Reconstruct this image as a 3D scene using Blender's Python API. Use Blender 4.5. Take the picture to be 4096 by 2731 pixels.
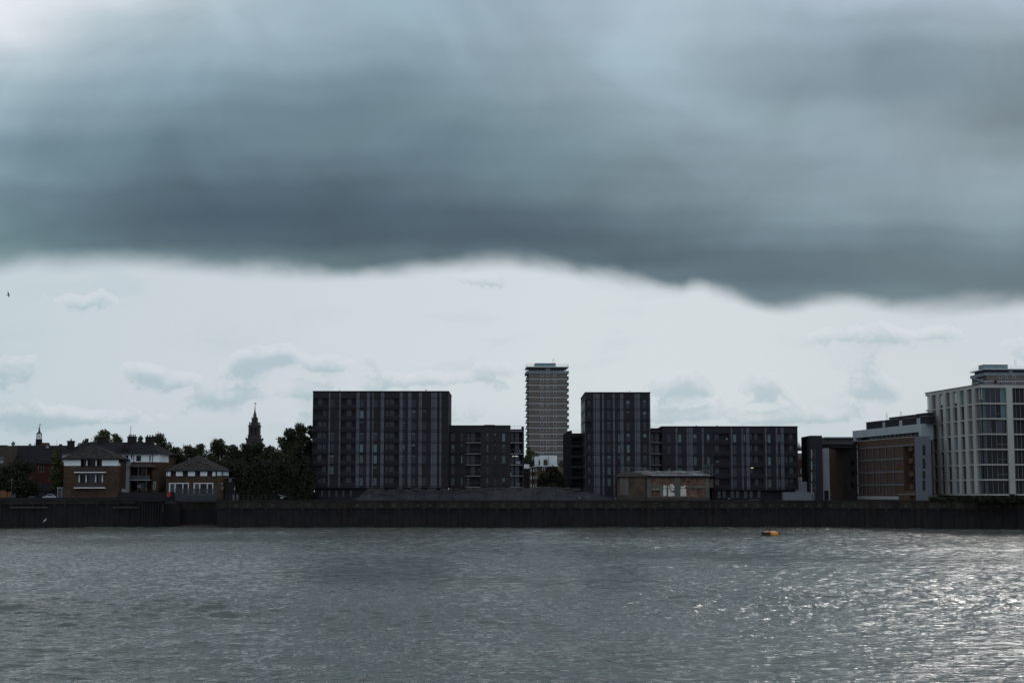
import bpy, math, random
import numpy as np
from mathutils import Vector
for o in list(bpy.data.objects): bpy.data.objects.remove(o, do_unlink=True)
SC = bpy.context.scene; COL = SC.collection

# ------------------------------------------------------------------ camera
FPX, CX, CY, HZ, CAMZ = 5900.0, 2048.0, 1365.5, 1975.0, 8.45
PITCH = math.atan((HZ-CY)/FPX)
cam = bpy.data.cameras.new("camera"); cam.sensor_width = 36.0; cam.lens = FPX/4096*36.0
cam.clip_start = 0.5; cam.clip_end = 20000
co = bpy.data.objects.new("camera", cam); COL.objects.link(co)
co.location = (0, 0, CAMZ); co.rotation_euler = (math.pi/2+PITCH, 0, 0); SC.camera = co
SC.render.resolution_x = 1024; SC.render.resolution_y = 682
SC.view_settings.view_transform = 'Standard'; SC.view_settings.look = 'None'
SC.view_settings.exposure = 0.0; SC.view_settings.gamma = 1.0

SUN_AZ, SUN_EL = math.radians(23.0), math.radians(33.0)     # azimuth clockwise from +Y

def s2l(c):
    return tuple(((x/255.0)/12.92 if x/255.0 <= .04045 else (((x/255.0)+.055)/1.055)**2.4) for x in c)
def vy(py):
    dy = (CY-py)/FPX
    return (math.sin(PITCH)+dy*math.cos(PITCH))/(math.cos(PITCH)-dy*math.sin(PITCH))

# ------------------------------------------------------------------ world / sky
def build_world():
    w = bpy.data.worlds.new("World"); SC.world = w; w.use_nodes = True
    nt = w.node_tree; nt.nodes.clear(); L = nt.links
    def N(t, **k):
        n = nt.nodes.new(t)
        for a, b in k.items(): setattr(n, a, b)
        return n
    def con(sock, v):
        if hasattr(v, 'is_linked') or hasattr(v, 'links'): L.new(v, sock)
        else: sock.default_value = v
    def M(op, a, b=0.0, c=None, clamp=False):
        n = N('ShaderNodeMath', operation=op, use_clamp=clamp)
        con(n.inputs[0], a); con(n.inputs[1], b)
        if c is not None: con(n.inputs[2], c)
        return n.outputs[0]
    def MR(v, a, b, c=0.0, d=1.0, t='SMOOTHSTEP'):
        n = N('ShaderNodeMapRange', interpolation_type=t)
        con(n.inputs[0], v); con(n.inputs[1], a); con(n.inputs[2], b); con(n.inputs[3], c); con(n.inputs[4], d)
        return n.outputs[0]
    def MIX(f, a, b, bt='MIX'):
        n = N('ShaderNodeMix', data_type='RGBA', blend_type=bt)
        con(n.inputs[0], f); con(n.inputs[6], a); con(n.inputs[7], b)
        return n.outputs[2]
    def COMB(x, y, z=0.0):
        n = N('ShaderNodeCombineXYZ'); con(n.inputs[0], x); con(n.inputs[1], y); con(n.inputs[2], z); return n.outputs[0]
    def NOISE(vec, scale, detail=6, rough=.5, dist=0.0):
        n = N('ShaderNodeTexNoise'); con(n.inputs['Vector'], vec)
        n.inputs['Scale'].default_value = scale; n.inputs['Detail'].default_value = detail
        n.inputs['Roughness'].default_value = rough; n.inputs['Distortion'].default_value = dist
        return n.outputs[0]
    tc = N('ShaderNodeTexCoord'); sx = N('ShaderNodeSeparateXYZ'); L.new(tc.outputs['Generated'], sx.inputs[0])
    X, Y, Z = sx.outputs
    ym = M('MAXIMUM', Y, 0.06)
    u = M('DIVIDE', X, ym); v = M('DIVIDE', Z, ym)
    # wisps: domain warp of the big cloud deck
    wv = COMB(M('MULTIPLY', u, 1.0), M('MULTIPLY', v, 1.0), 3.1)
    nA = M('SUBTRACT', NOISE(wv, 8.0, 6, .5), .5)
    nB = M('SUBTRACT', NOISE(COMB(u, M('MULTIPLY', v, 1.0), 9.7), 8.0, 7, .5), .5)
    u2 = M('ADD', u, M('MULTIPLY', nA, .085)); v2 = M('ADD', v, M('MULTIPLY', nB, .034))
    U = MR(u2, -.36, .36, 0, 1, 'LINEAR')
    XS = [0, 200, 400, 600, 800, 1000, 1200, 1400, 1600, 1800, 2000, 2200, 2352]
    def ramp(fac, cols, xs=XS, interp='B_SPLINE', raw=False):
        n = N('ShaderNodeValToRGB'); cr = n.color_ramp; cr.interpolation = interp
        con(n.inputs[0], fac)
        while len(cr.elements) < len(xs): cr.elements.new(.5)
        for i, (x, c) in enumerate(zip(xs, cols)):
            uu = ((x*1.7415-CX)/FPX+.36)/.72
            cr.elements[i].position = uu
            cr.elements[i].color = (*(c if raw else s2l(c)), 1)
        return n.outputs[0]
    deck = [
     (0,   [(222,226,232),(212,218,226),(196,208,217),(180,196,208),(165,184,196),(160,178,192),(165,182,196),(185,198,212),(185,198,212),(178,192,208),(180,193,210),(178,190,206),(170,184,200)]),
     (60,  [(216,221,228),(194,205,213),(180,196,207),(178,195,207),(160,178,190),(158,177,190),(160,177,190),(175,190,204),(180,195,207),(168,184,198),(152,169,184),(162,178,192),(158,174,188)]),
     (130, [(196,206,215),(178,194,205),(165,184,197),(162,180,192),(150,169,181),(148,167,181),(150,168,180),(168,186,199),(170,188,200),(148,165,178),(128,148,162),(135,153,167),(137,154,166)]),
     (200, [(172,190,200),(152,172,184),(148,168,182),(135,155,168),(122,143,155),(130,151,163),(148,166,178),(155,172,185),(162,180,192),(140,158,170),(127,147,161),(130,148,161),(127,145,157)]),
     (260, [(160,178,190),(138,158,170),(125,146,158),(120,140,153),(110,131,143),(125,146,157),(130,150,162),(143,161,174),(152,169,182),(150,170,181),(148,165,178),(137,152,164),(123,140,150)]),
     (330, [(125,148,160),(120,142,153),(103,125,138),(112,132,144),(115,137,148),(108,130,143),(122,144,155),(132,152,163),(135,153,165),(145,163,175),(152,168,181),(150,165,176),(140,156,167)]),
     (390, [(137,158,168),(108,130,142),(102,122,135),(100,120,132),(100,120,133),(103,124,137),(115,137,147),(122,142,154),(130,148,160),(138,156,168),(145,162,175),(150,166,178),(152,168,180)]),
     (440, [(122,143,154),(98,118,131),(87,106,119),(87,105,119),(85,102,116),(95,114,126),(108,130,141),(116,136,147),(125,144,155),(135,153,165),(142,160,172),(148,165,177),(148,165,177)]),
     (500, [(124,148,157),(92,112,125),(79,97,111),(75,93,107),(77,95,109),(79,97,111),(84,103,117),(96,115,128),(108,128,140),(122,142,154),(132,150,162),(138,157,168),(135,154,166)]),
     (545, [(118,142,150),(100,120,131),(86,104,117),(79,97,110),(77,95,109),(76,93,107),(75,93,108),(82,101,115),(96,115,127),(110,130,142),(108,128,141),(118,138,150),(120,140,152)]),
     (590, [(135,156,162),(125,145,152),(110,130,138),(105,125,133),(100,120,128),(88,107,118),(92,112,123),(82,101,114),(84,102,116),(90,108,121),(94,112,124),(105,125,136),(105,124,136)]),
     (640, [(150,170,175),(145,165,170),(135,155,162),(130,150,158),(128,148,155),(120,140,148),(120,140,148),(108,128,138),(92,111,123),(86,104,117),(90,108,120),(102,121,132),(98,117,128)]),
     (700, [(165,182,188)]*8+[(130,150,158),(105,125,135),(104,124,134),(104,124,134),(112,130,140)]),
    ]
    rows = [(vy(y*1.7415), [(q[0]*.915, q[1]*.946, q[2]*.950) if q[0] < 205 else q for q in c]) for y, c in deck][::-1]
    c = ramp(U, rows[0][1])
    for i in range(1, len(rows)):
        c = MIX(MR(v2, rows[i-1][0], rows[i][0]), c, ramp(U, rows[i][1]))
    # fade to plain grey overcast overhead
    c = MIX(MR(v, .36, .75), c, (*s2l((158,172,180)), 1))
    det = NOISE(COMB(M('ADD', u2, M('MULTIPLY', v2, .35)), M('SUBTRACT', M('MULTIPLY', v2, 1.0), M('MULTIPLY', u2, .2)), 1.0), 9.0, 9, .55, 1.1)
    det2 = NOISE(COMB(M('ADD', M('MULTIPLY', u, .8), M('MULTIPLY', v, .9)), M('SUBTRACT', M('MULTIPLY', v, 2.0), M('MULTIPLY', u, .7)), 5.0), 5.5, 7, .55, .5)
    gain = M('ADD', MR(det, .34, .66, .925, 1.075, 'LINEAR'), MR(det2, .32, .68, -.05, .05, 'LINEAR'))
    c = MIX(1.0, c, COMB(gain, gain, gain), 'MULTIPLY')
    # bright band under the deck
    low = [(s2l(a)) for a in [(196,209,216),(199,211,217),(203,211,219),(204,212,219),(206,215,220),(207,216,221),(208,217,222),(210,218,223),(209,218,223),(208,216,221),(205,213,219),(203,211,217),(203,211,218)]]
    b = ramp(MR(u, -.36, .36, 0, 1, 'LINEAR'), low, raw=True)
    b = MIX(MR(v, .075, .0, 0.0, .70), b, (*s2l((176,196,205)), 1))
    thin = NOISE(COMB(M('MULTIPLY', u, 1.0), M('MULTIPLY', v, 3.2), 2.2), 10.0, 8, .55, .4)
    b = MIX(MR(thin, .50, .72, 0, .40), b, (*s2l((182,199,207)), 1))
    # small cumulus: a sum of soft discs broken up by noise
    def g(px, py, rx, ry, amp=1.0):
        a = M('DIVIDE', M('SUBTRACT', u, (px*1.7415-CX)/FPX), rx*1.7415/FPX)
        d = M('DIVIDE', M('SUBTRACT', v, vy(py*1.7415)), ry*1.7415/FPX)
        r = M('ADD', M('MULTIPLY', a, a), M('MULTIPLY', d, d))
        return M('MULTIPLY', M('EXPONENT', M('MULTIPLY', r, -1.0)), amp)
    puffs = [(370,868,85,38),(560,845,75,38),(640,820,60,28),(760,832,85,28),(500,925,80,30),(690,900,120,32,.8),(22,868,70,52),(60,960,80,30,.7),(900,880,90,30,.8),(1000,868,55,25,.8),(1130,860,60,35,.9),(960,950,140,28,.7),(300,960,120,25,.6),
             (1585,890,85,40),(1760,893,62,40),(1975,898,62,42),(2040,893,45,35),(1520,960,160,30),(1860,960,140,25),
             (1980,770,130,38,.75),(2150,770,90,30,.7),(2352,800,50,40,.8),(1090,640,90,26,.75),(190,690,150,26,.6),(850,960,200,30),(120,960,150,30)]
    def field(vv_):
        nonlocal v
        keep = v; v = vv_; S = None
        for q_ in puffs:
            q = g(*q_); S = q if S is None else M('ADD', S, q)
        bn = NOISE(COMB(u, M('MULTIPLY', v, 1.25), 7.7), 30.0, 8, .60, .25)
        v = keep
        return M('ADD', S, M('MULTIPLY', M('SUBTRACT', bn, .5), 2.7))
    D = field(v); D2 = field(M('ADD', v, .0065))
    dd = M('SUBTRACT', D2, D)
    soft = MR(dd, -.1, .25, .07, .75)
    inside = MR(D, .42, M('ADD', .42, soft))
    shade = MR(D2, .0, 1.05)
    cc = MIX(shade, (*s2l((214,220,226)), 1), (*s2l((156,182,193)), 1))
    b = MIX(M('MULTIPLY', inside, .62), b, cc)
    # lower edge of the deck
    pts = [(0,620),(150,612),(300,606),(375,616),(500,624),(600,627),(750,628),(850,621),(1000,609),(1120,603),(1200,607),(1326,622),(1426,629),(1526,653),(1626,665),(1726,688),(1791,698),(1876,690),(1976,684),(2076,704),(2226,706),(2352,690)]
    V0, V1 = .10, .22
    nE = M('SUBTRACT', NOISE(COMB(u, M('MULTIPLY', v, 1.1), 4.4), 13.0, 7, .5, .8), .5)
    ev = ramp(MR(M('ADD', u, M('MULTIPLY', nE, .015)), -.36, .36, 0, 1, 'LINEAR'), [((vy(y*1.7415)-V0)/(V1-V0),)*3 for x, y in pts], xs=[x for x, y in pts], interp='CARDINAL', raw=True)
    ev = M('ADD', M('MULTIPLY', ev, V1-V0), V0)
    dist = M('ADD', M('SUBTRACT', v, M('SUBTRACT', ev, .0045)), M('MULTIPLY', nE, .016))
    nS = NOISE(COMB(u, v, 12.4), 9.0, 3, .5)
    mask = MR(dist, -.003, MR(nS, .38, .62, .008, .018))
    c = MIX(mask, b, c)
    # the sky behind the viewer: a plain bright overcast with slow noise
    bk = NOISE(tc.outputs['Generated'], 2.0, 4, .5)
    back = MIX(bk, (.50,.57,.64,1), (.80,.89,.98,1))
    c = MIX(MR(Y, .05, .35), back, c)
    # clear-sky light filtering through the overcast
    sky = N('ShaderNodeTexSky'); sky.sky_type = 'NISHITA'; sky.sun_disc = False
    sky.sun_elevation = SUN_EL; sky.sun_rotation = SUN_AZ; sky.air_density = 1.0; sky.dust_density = 2.0
    bg1 = N('ShaderNodeBackground'); bg1.inputs[1].default_value = 0.08; L.new(sky.outputs[0], bg1.inputs[0])
    bg2 = N('ShaderNodeBackground'); bg2.inputs[1].default_value = 1.0; L.new(c, bg2.inputs[0])
    ms = N('ShaderNodeMixShader'); ms.inputs[0].default_value = .97
    L.new(bg1.outputs[0], ms.inputs[1]); L.new(bg2.outputs[0], ms.inputs[2])
    out = N('ShaderNodeOutputWorld'); L.new(ms.outputs[0], out.inputs[0])
    w.cycles.sampling_method = 'MANUAL'; w.cycles.sample_map_resolution = 512
build_world()

sun = bpy.data.lights.new("sun", 'SUN'); sun.energy = .42; sun.angle = math.radians(8); sun.color = (1.0, .96, .90)
so = bpy.data.objects.new("sun", sun); COL.objects.link(so)
sd = Vector((math.sin(SUN_AZ)*math.cos(SUN_EL), math.cos(SUN_AZ)*math.cos(SUN_EL), math.sin(SUN_EL)))
so.rotation_euler = sd.to_track_quat('Z', 'Y').to_euler(); so.location = (60, 100, 90)

# ------------------------------------------------------------------ helpers
def ray(px, py):
    dx = (px-CX)/FPX; dy = (CY-py)/FPX
    return dx, math.cos(PITCH)-dy*math.sin(PITCH), math.sin(PITCH)+dy*math.cos(PITCH)
def at(px, py, Y):
    r = ray(px, py); t = Y/r[1]; return Vector((r[0]*t, Y, CAMZ+r[2]*t))
GZ = 6.8
class MB:
    def __init__(s): s.v = []; s.f = []
    def poly(s, pts):
        n = len(s.v); s.v += [tuple(p) for p in pts]; s.f.append(tuple(range(n, n+len(pts))))
    def hexa(s, p):   # p: 4 bottom, 4 top (same winding)
        n = len(s.v); s.v += [tuple(q) for q in p]
        for f in ((3,2,1,0),(4,5,6,7),(0,1,5,4),(1,2,6,5),(2,3,7,6),(3,0,4,7)): s.f.append(tuple(n+i for i in f))
    def box(s, x0, x1, y0, y1, z0, z1):
        s.hexa([(x0,y0,z0),(x1,y0,z0),(x1,y1,z0),(x0,y1,z0),(x0,y0,z1),(x1,y0,z1),(x1,y1,z1),(x0,y1,z1)])
    def prism(s, pts, z0, z1):
        n = len(s.v); k = len(pts)
        s.v += [(p[0], p[1], z0) for p in pts]+[(p[0], p[1], z1) for p in pts]
        s.f.append(tuple(n+i for i in range(k-1, -1, -1))); s.f.append(tuple(n+k+i for i in range(k)))
        for i in range(k):
            j = (i+1) % k; s.f.append((n+i, n+j, n+k+j, n+k+i))
    def lathe(s, c, prof, seg=16, sq=False):
        n0 = len(s.v); m = len(prof)
        for (r, z) in prof:
            for i in range(seg):
                a = 2*math.pi*(i+.5)/seg; rr = r*(math.sqrt(2) if sq else 1)
                s.v.append((c[0]+rr*math.cos(a), c[1]+rr*math.sin(a), z))
        for j in range(m-1):
            for i in range(seg):
                k = (i+1) % seg
                s.f.append((n0+j*seg+i, n0+j*seg+k, n0+(j+1)*seg+k, n0+(j+1)*seg+i))
        s.f.append(tuple(n0+i for i in range(seg-1, -1, -1))); s.f.append(tuple(n0+(m-1)*seg+i for i in range(seg)))
    def tube(s, a, b, r0, r1=None, seg=6):
        a = Vector(a); b = Vector(b); r1 = r0 if r1 is None else r1
        d = (b-a).normalized(); x = d.orthogonal().normalized(); y = d.cross(x)
        n = len(s.v)
        for p, r in ((a, r0), (b, r1)):
            for i in range(seg):
                t = 2*math.pi*i/seg; s.v.append(tuple(p+(x*math.cos(t)+y*math.sin(t))*r))
        for i in range(seg):
            j = (i+1) % seg; s.f.append((n+i, n+j, n+seg+j, n+seg+i))
        s.f.append(tuple(n+i for i in range(seg-1, -1, -1))); s.f.append(tuple(n+seg+i for i in range(seg)))
    def build(s, name, mat, parent=None, smooth=False, label=None, local=False):
        off = Vector((0,0,0))
        if parent is not None and not local: off = Vector(parent.get('_o', (0,0,0)))
        me = bpy.data.meshes.new(name)
        me.from_pydata([(p[0]-off[0], p[1]-off[1], p[2]-off[2]) for p in s.v], [], s.f); me.update()
        if mat: me.materials.append(mat)
        if smooth: me.polygons.foreach_set('use_smooth', [True]*len(me.polygons))
        o = bpy.data.objects.new(name, me); COL.objects.link(o)
        if parent is not None:
            o.parent = parent; OFF[o.name] = off
        if label: o['label'] = label
        return o
OFF = {}
def off_of(o): return OFF.get(o.name, Vector((0,0,0)))
def _build(s, name, mat, parent=None, smooth=False, label=None):
    off = off_of(parent) if parent is not None else Vector((0,0,0))
    me = bpy.data.meshes.new(name)
    me.from_pydata([(p[0]-off[0], p[1]-off[1], p[2]-off[2]) for p in s.v], [], s.f); me.update()
    if mat: me.materials.append(mat)
    if smooth: me.polygons.foreach_set('use_smooth', [True]*len(me.polygons))
    o = bpy.data.objects.new(name, me); COL.objects.link(o)
    if parent is not None: o.parent = parent
    OFF[o.name] = off
    if label: o['label'] = label
    return o
MB.build = _build
def thing(name, label, cat, loc=(0,0,0), group=None):
    o = bpy.data.objects.new(name, None); COL.objects.link(o); o.empty_display_size = .5
    o.location = loc; OFF[o.name] = Vector(loc)
    o['label'] = label; o['category'] = cat
    if group: o['group'] = group
    return o
def tag(o, label, cat, group=None):
    o['label'] = label; o['category'] = cat
    if group: o['group'] = group
    return o

class Frame:
    """vertical facade plane: u runs left to right, d inwards, z up"""
    def __init__(s, P0, P1):
        s.P0 = Vector((P0[0], P0[1])); s.P1 = Vector((P1[0], P1[1]))
        e = s.P1-s.P0; s.L = e.length; s.e = e/s.L; s.n = Vector((-s.e.y, s.e.x))
    def px(s, px, py, d=0.0):
        r = ray(px, py); r2 = Vector((r[0], r[1])); t = (s.P0.dot(s.n)+d)/r2.dot(s.n)
        return (r2*t-s.P0).dot(s.e), CAMZ+r[2]*t
    def pt(s, u, d, z):
        p = s.P0+s.e*u+s.n*d; return (p.x, p.y, z)
    def box(s, mb, u0, u1, d0, d1, z0, z1):
        q = [(u0,d0),(u1,d0),(u1,d1),(u0,d1)]
        mb.hexa([s.pt(a,b,z0) for a,b in q]+[s.pt(a,b,z1) for a,b in q])
    def rect(s, x0, y0, x1, y1, d=0.0):
        xm, ym = (x0+x1)/2, (y0+y1)/2
        return s.px(x0,ym,d)[0], s.px(x1,ym,d)[0], s.px(xm,y1,d)[1], s.px(xm,y0,d)[1]
    def pbox(s, mb, x0, y0, x1, y1, d0, d1):
        u0,u1,z0,z1 = s.rect(x0,y0,x1,y1,d0); s.box(mb,u0,u1,d0,d1,z0,z1)
    def quad(s, mb, u0, u1, d, z0, z1):
        mb.poly([s.pt(u0,d,z0),s.pt(u1,d,z0),s.pt(u1,d,z1),s.pt(u0,d,z1)])
    def wall(s, mb, u0, u1, z0, z1, ops=(), depth=.25, back=False):
        ops = [(max(u0+.001,a),min(u1-.001,b),max(z0+.001,c),min(z1-.001,e),(r[0] if r else depth)) for (a,b,c,e,*r) in ops]
        ops = [o for o in ops if o[1]-o[0] > .02 and o[3]-o[2] > .02]
        us = sorted({round(x,4) for o in ops for x in o[:2]}|{u0,u1}); zs = sorted({round(x,4) for o in ops for x in o[2:4]}|{z0,z1})
        for j in range(len(zs)-1):
            zc = (zs[j]+zs[j+1])/2; run = None
            for i in range(len(us)-1):
                uc = (us[i]+us[i+1])/2
                hole = any(o[0] < uc < o[1] and o[2] < zc < o[3] for o in ops)
                if not hole:
                    if run is None: run = us[i]
                if hole or i == len(us)-2:
                    if run is not None:
                        s.quad(mb, run, us[i] if hole else us[i+1], 0, zs[j], zs[j+1]); run = None
        for (a,b,c,e,dp) in ops:
            mb.poly([s.pt(a,0,c),s.pt(a,dp,c),s.pt(a,dp,e),s.pt(a,0,e)]); mb.poly([s.pt(b,dp,c),s.pt(b,0,c),s.pt(b,0,e),s.pt(b,dp,e)])
            mb.poly([s.pt(a,0,c),s.pt(b,0,c),s.pt(b,dp,c),s.pt(a,dp,c)]); mb.poly([s.pt(a,dp,e),s.pt(b,dp,e),s.pt(b,0,e),s.pt(a,0,e)])
            if back: s.quad(mb, a, b, dp, c, e)
    def body(s, mb, u0, u1, depth, z0, z1, left=True):
        p = [s.pt(u0,0,0),s.pt(u0,depth,0),s.pt(u1,depth,0),s.pt(u1,0,0)]
        for i in ((0,1) if left else ())+(() ) : pass
        for (i,j) in ((0,1),(1,2),(2,3)):
            if i == 0 and not left: continue
            a, b = p[i], p[j]; mb.poly([(a[0],a[1],z0),(b[0],b[1],z0),(b[0],b[1],z1),(a[0],a[1],z1)])
        mb.poly([(q[0],q[1],z1) for q in p])
def PF(x0, Y0, x1, Y1, py=1850):
    a = at(x0,py,Y0); b = at(x1,py,Y1); return Frame((a.x,a.y),(b.x,b.y))

# ------------------------------------------------------------------ materials
MATS = {}
def mat(name, rgb, rough=.8, var=.22, scale=.6, spec=.35, metallic=0.0, streak=0.0, rgb2=None, fine=.12, bump=0.0, sp_thr=None, emit=None):
    if name in MATS: return MATS[name]
    m = bpy.data.materials.new(name); m.use_nodes = True; nt = m.node_tree; L = nt.links
    p = nt.nodes['Principled BSDF']; p.inputs['Roughness'].default_value = rough
    p.inputs['Specular IOR Level'].default_value = spec; p.inputs['Metallic'].default_value = metallic
    geo = nt.nodes.new('ShaderNodeNewGeometry'); mp = nt.nodes.new('ShaderNodeMapping')
    L.new(geo.outputs['Position'], mp.inputs[0]); mp.inputs['Scale'].default_value = (1,1,1 if not streak else streak)
    n = nt.nodes.new('ShaderNodeTexNoise'); n.inputs['Scale'].default_value = scale; n.inputs['Detail'].default_value = 6; n.inputs['Roughness'].default_value = .6
    L.new(mp.outputs[0], n.inputs[0])
    r = nt.nodes.new('ShaderNodeValToRGB'); L.new(n.outputs[0], r.inputs[0])
    a = tuple(x*(1-var) for x in rgb); b = tuple(min(1,x*(1+var)) for x in (rgb2 or rgb))
    t0, t1 = sp_thr or (.32,.68)
    r.color_ramp.elements[0].position = t0; r.color_ramp.elements[0].color = (*a,1)
    r.color_ramp.elements[1].position = t1; r.color_ramp.elements[1].color = (*b,1)
    n2 = nt.nodes.new('ShaderNodeTexNoise'); n2.inputs['Scale'].default_value = 4.0; n2.inputs['Detail'].default_value = 3
    L.new(geo.outputs['Position'], n2.inputs[0])
    mr = nt.nodes.new('ShaderNodeMapRange'); L.new(n2.outputs[0], mr.inputs[0]); mr.inputs[1].default_value = .3; mr.inputs[2].default_value = .7
    mr.inputs[3].default_value = 1-fine; mr.inputs[4].default_value = 1+fine
    mx = nt.nodes.new('ShaderNodeMix'); mx.data_type = 'RGBA'; mx.blend_type = 'MULTIPLY'; mx.inputs[0].default_value = 1
    L.new(r.outputs[0], mx.inputs[6]); L.new(mr.outputs[0], mx.inputs[7]); L.new(mx.outputs[2], p.inputs['Base Color'])
    if bump:
        bp = nt.nodes.new('ShaderNodeBump'); bp.inputs['Distance'].default_value = bump; L.new(n2.outputs[0], bp.inputs['Height']); L.new(bp.outputs[0], p.inputs['Normal'])
    if emit:
        p.inputs['Emission Color'].default_value = (*rgb,1); p.inputs['Emission Strength'].default_value = emit
    MATS[name] = m; return m
def glass(name, rgb, rough=.06, spec=.5):
    return mat(name, rgb, rough, .15, .25, spec, fine=.03)
BLK   = mat('charcoal_cladding', (.0245,.0235,.029), .85, .15, .15, .12)
BLK2  = mat('charcoal_recess', (.021,.0205,.025), .85, .15, .3, .1)
STRIP = mat('slate_panel', (.066,.070,.089), .5, .14, .12, .3)
TRIM  = mat('black_trim', (.015,.015,.018), .8, .1, .5, .1)
GLS   = glass('dark_glass', (.010,.015,.028), .08, .26)
GLS2  = glass('black_glass', (.006,.007,.010), .1, .16)
GLSG  = glass('grey_glass', (.022,.030,.042), .1, .3)
BLIND = mat('teal_blind', (.070,.135,.15), .5, .15, .5, .5)
BLINDG= mat('green_blind', (.045,.085,.082), .5, .15, .5, .5)
PALE  = mat('pale_curtain', (.22,.27,.27), .8, .15, .5, .3)
SLAB  = mat('grey_slab_edge', (.22,.24,.25), .7, .15, .6)
RAIL  = mat('grey_rail', (.09,.10,.115), .5, .1, .6)
WHITE = mat('white_render', (.60,.66,.69), .85, .08, .4, fine=.04)
WHITED= mat('worn_white_paint', (.42,.45,.46), .8, .2, 1.2)
BRN   = mat('brown_brick', (.052,.032,.022), .95, .22, .5, .1, rgb2=(.062,.040,.029), fine=.2)
RED   = mat('red_brick', (.060,.022,.017), .9, .25, .4, .2, fine=.2)
TAN   = mat('tan_brick', (.080,.046,.029), .9, .14, .35, .2, fine=.14)
RBR   = mat('rust_brick', (.072,.043,.031), .9, .16, .35, .2, fine=.16)
DBR   = mat('dark_brown_brick', (.024,.020,.021), .95, .2, .5, .08)
SLATE = mat('dark_slate', (.015,.015,.0185), .9, .25, .8, .08, fine=.3)
TILE  = mat('weathered_tile', (.020,.018,.0165), .95, .3, 1.1, .08, rgb2=(.036,.034,.033), fine=.45)
REDT  = mat('red_tile', (.06,.02,.018), .9, .2, .8, .2)
CONC  = mat('pale_concrete', (.31,.31,.295), .85, .14, .25, .3, streak=.4, fine=.06)
CONCD = mat('stained_concrete', (.085,.085,.080), .9, .35, .5, .2, streak=.5, fine=.2)
PANEL = mat('mauve_grey_panel', (.090,.087,.100), .7, .1, .3, .3, fine=.04)
GREYW = mat('grey_render', (.105,.112,.140), .85, .1, .25, .3, fine=.05)
GREYW2= mat('light_grey_render', (.25,.27,.30), .85, .1, .25, .3, fine=.05)
STONE = mat('soot_stone', (.046,.041,.041), .9, .3, .4, .2)
TBRK  = mat('taupe_brick', (.125,.110,.102), .9, .1, .2, .2, fine=.12)
TBAND = mat('grey_concrete_band', (.42,.46,.47), .85, .15, .5, .2)
PARA  = mat('blue_grey_concrete', (.155,.185,.195), .85, .15, .3, .2, streak=.4)
DARK  = mat('near_black_paint', (.019,.019,.021), .85, .1, .5, .1)
METAL = mat('dull_steel', (.12,.125,.13), .45, .15, 1.0, .5, metallic=.3)
TEAL  = mat('teal_plant_screen', (.16,.25,.27), .6, .15, .8, .3)
RUSTP = mat('peeling_plaster', (.30,.30,.27), .9, .3, 1.6, .2, fine=.3, rgb2=(.38,.38,.34), sp_thr=(.38,.5))
RBRW  = mat('ruined_brick', (.085,.046,.036), .9, .3, .9, .2, rgb2=(.13,.085,.066), fine=.45)
PILE  = mat('wet_sheet_piling', (.0195,.0183,.0202), .9, .25, .5, .06, streak=.15)
CAPB  = mat('stained_capping', (.020,.018,.0165), .9, .35, .35, .08, streak=.12, rgb2=(.031,.0275,.0245), fine=.3)
ASPH  = mat('quay_ground', (.025,.025,.024), .95, .25, .3, .2)
MUD   = mat('foreshore_mud', (.042,.032,.027), .9, .3, .8, .3, bump=.1)
TARP  = mat('black_tarpaulin', (.019,.0185,.024), .8, .3, .35, .1, fine=.35, rgb2=(.030,.029,.037))
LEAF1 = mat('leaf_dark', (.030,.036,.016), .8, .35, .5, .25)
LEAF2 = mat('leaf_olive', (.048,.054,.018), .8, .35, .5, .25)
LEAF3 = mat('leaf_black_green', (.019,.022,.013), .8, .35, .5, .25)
BARK  = mat('bark', (.03,.025,.02), .95, .2, 2.0, .1)
LAMPY = mat('lit_warm_tube', (1,.86,.55), emit=1.1, var=0, fine=0)
LAMPW = mat('lit_white_tube', (.95,.97,1), emit=.9, var=0, fine=0)
ORANGE= mat('orange_buoy_paint', (.44,.17,.018), .55, .2, 1.2, .4)
BLACKR= mat('black_rubber', (.008,.008,.009), .7, .1, 2, .3)
REDB  = mat('red_plastic', (.33,.022,.015), .5, .1, 3, .4)
GULLW = mat('white_feathers', (.62,.64,.66), .9, .08, 4)
GULLD = mat('dark_feathers', (.03,.035,.05), .9, .08, 4)
SILV  = mat('silver_car_paint', (.30,.33,.36), .25, .05, 1, .6, metallic=.5)
NAVY  = mat('dark_blue_car_paint', (.05,.06,.09), .25, .05, 1, .6)
ORBR  = mat('orange_brown_board', (.13,.058,.03), .85, .15, 1)
FENCE = mat('blue_grey_fence_paint', (.030,.035,.046), .6, .15, 1)
CONT  = mat('grey_container_paint', (.14,.155,.18), .6, .12, .6, .4, streak=.3)
RUSTM = mat('rusty_corrugated_sheet', (.055,.042,.042), .7, .3, .5, .4, rgb2=(.13,.12,.125), fine=.3)
ROOFL = mat('pale_roof_sheet', (.26,.28,.30), .6, .25, 1.2, .4)

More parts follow.
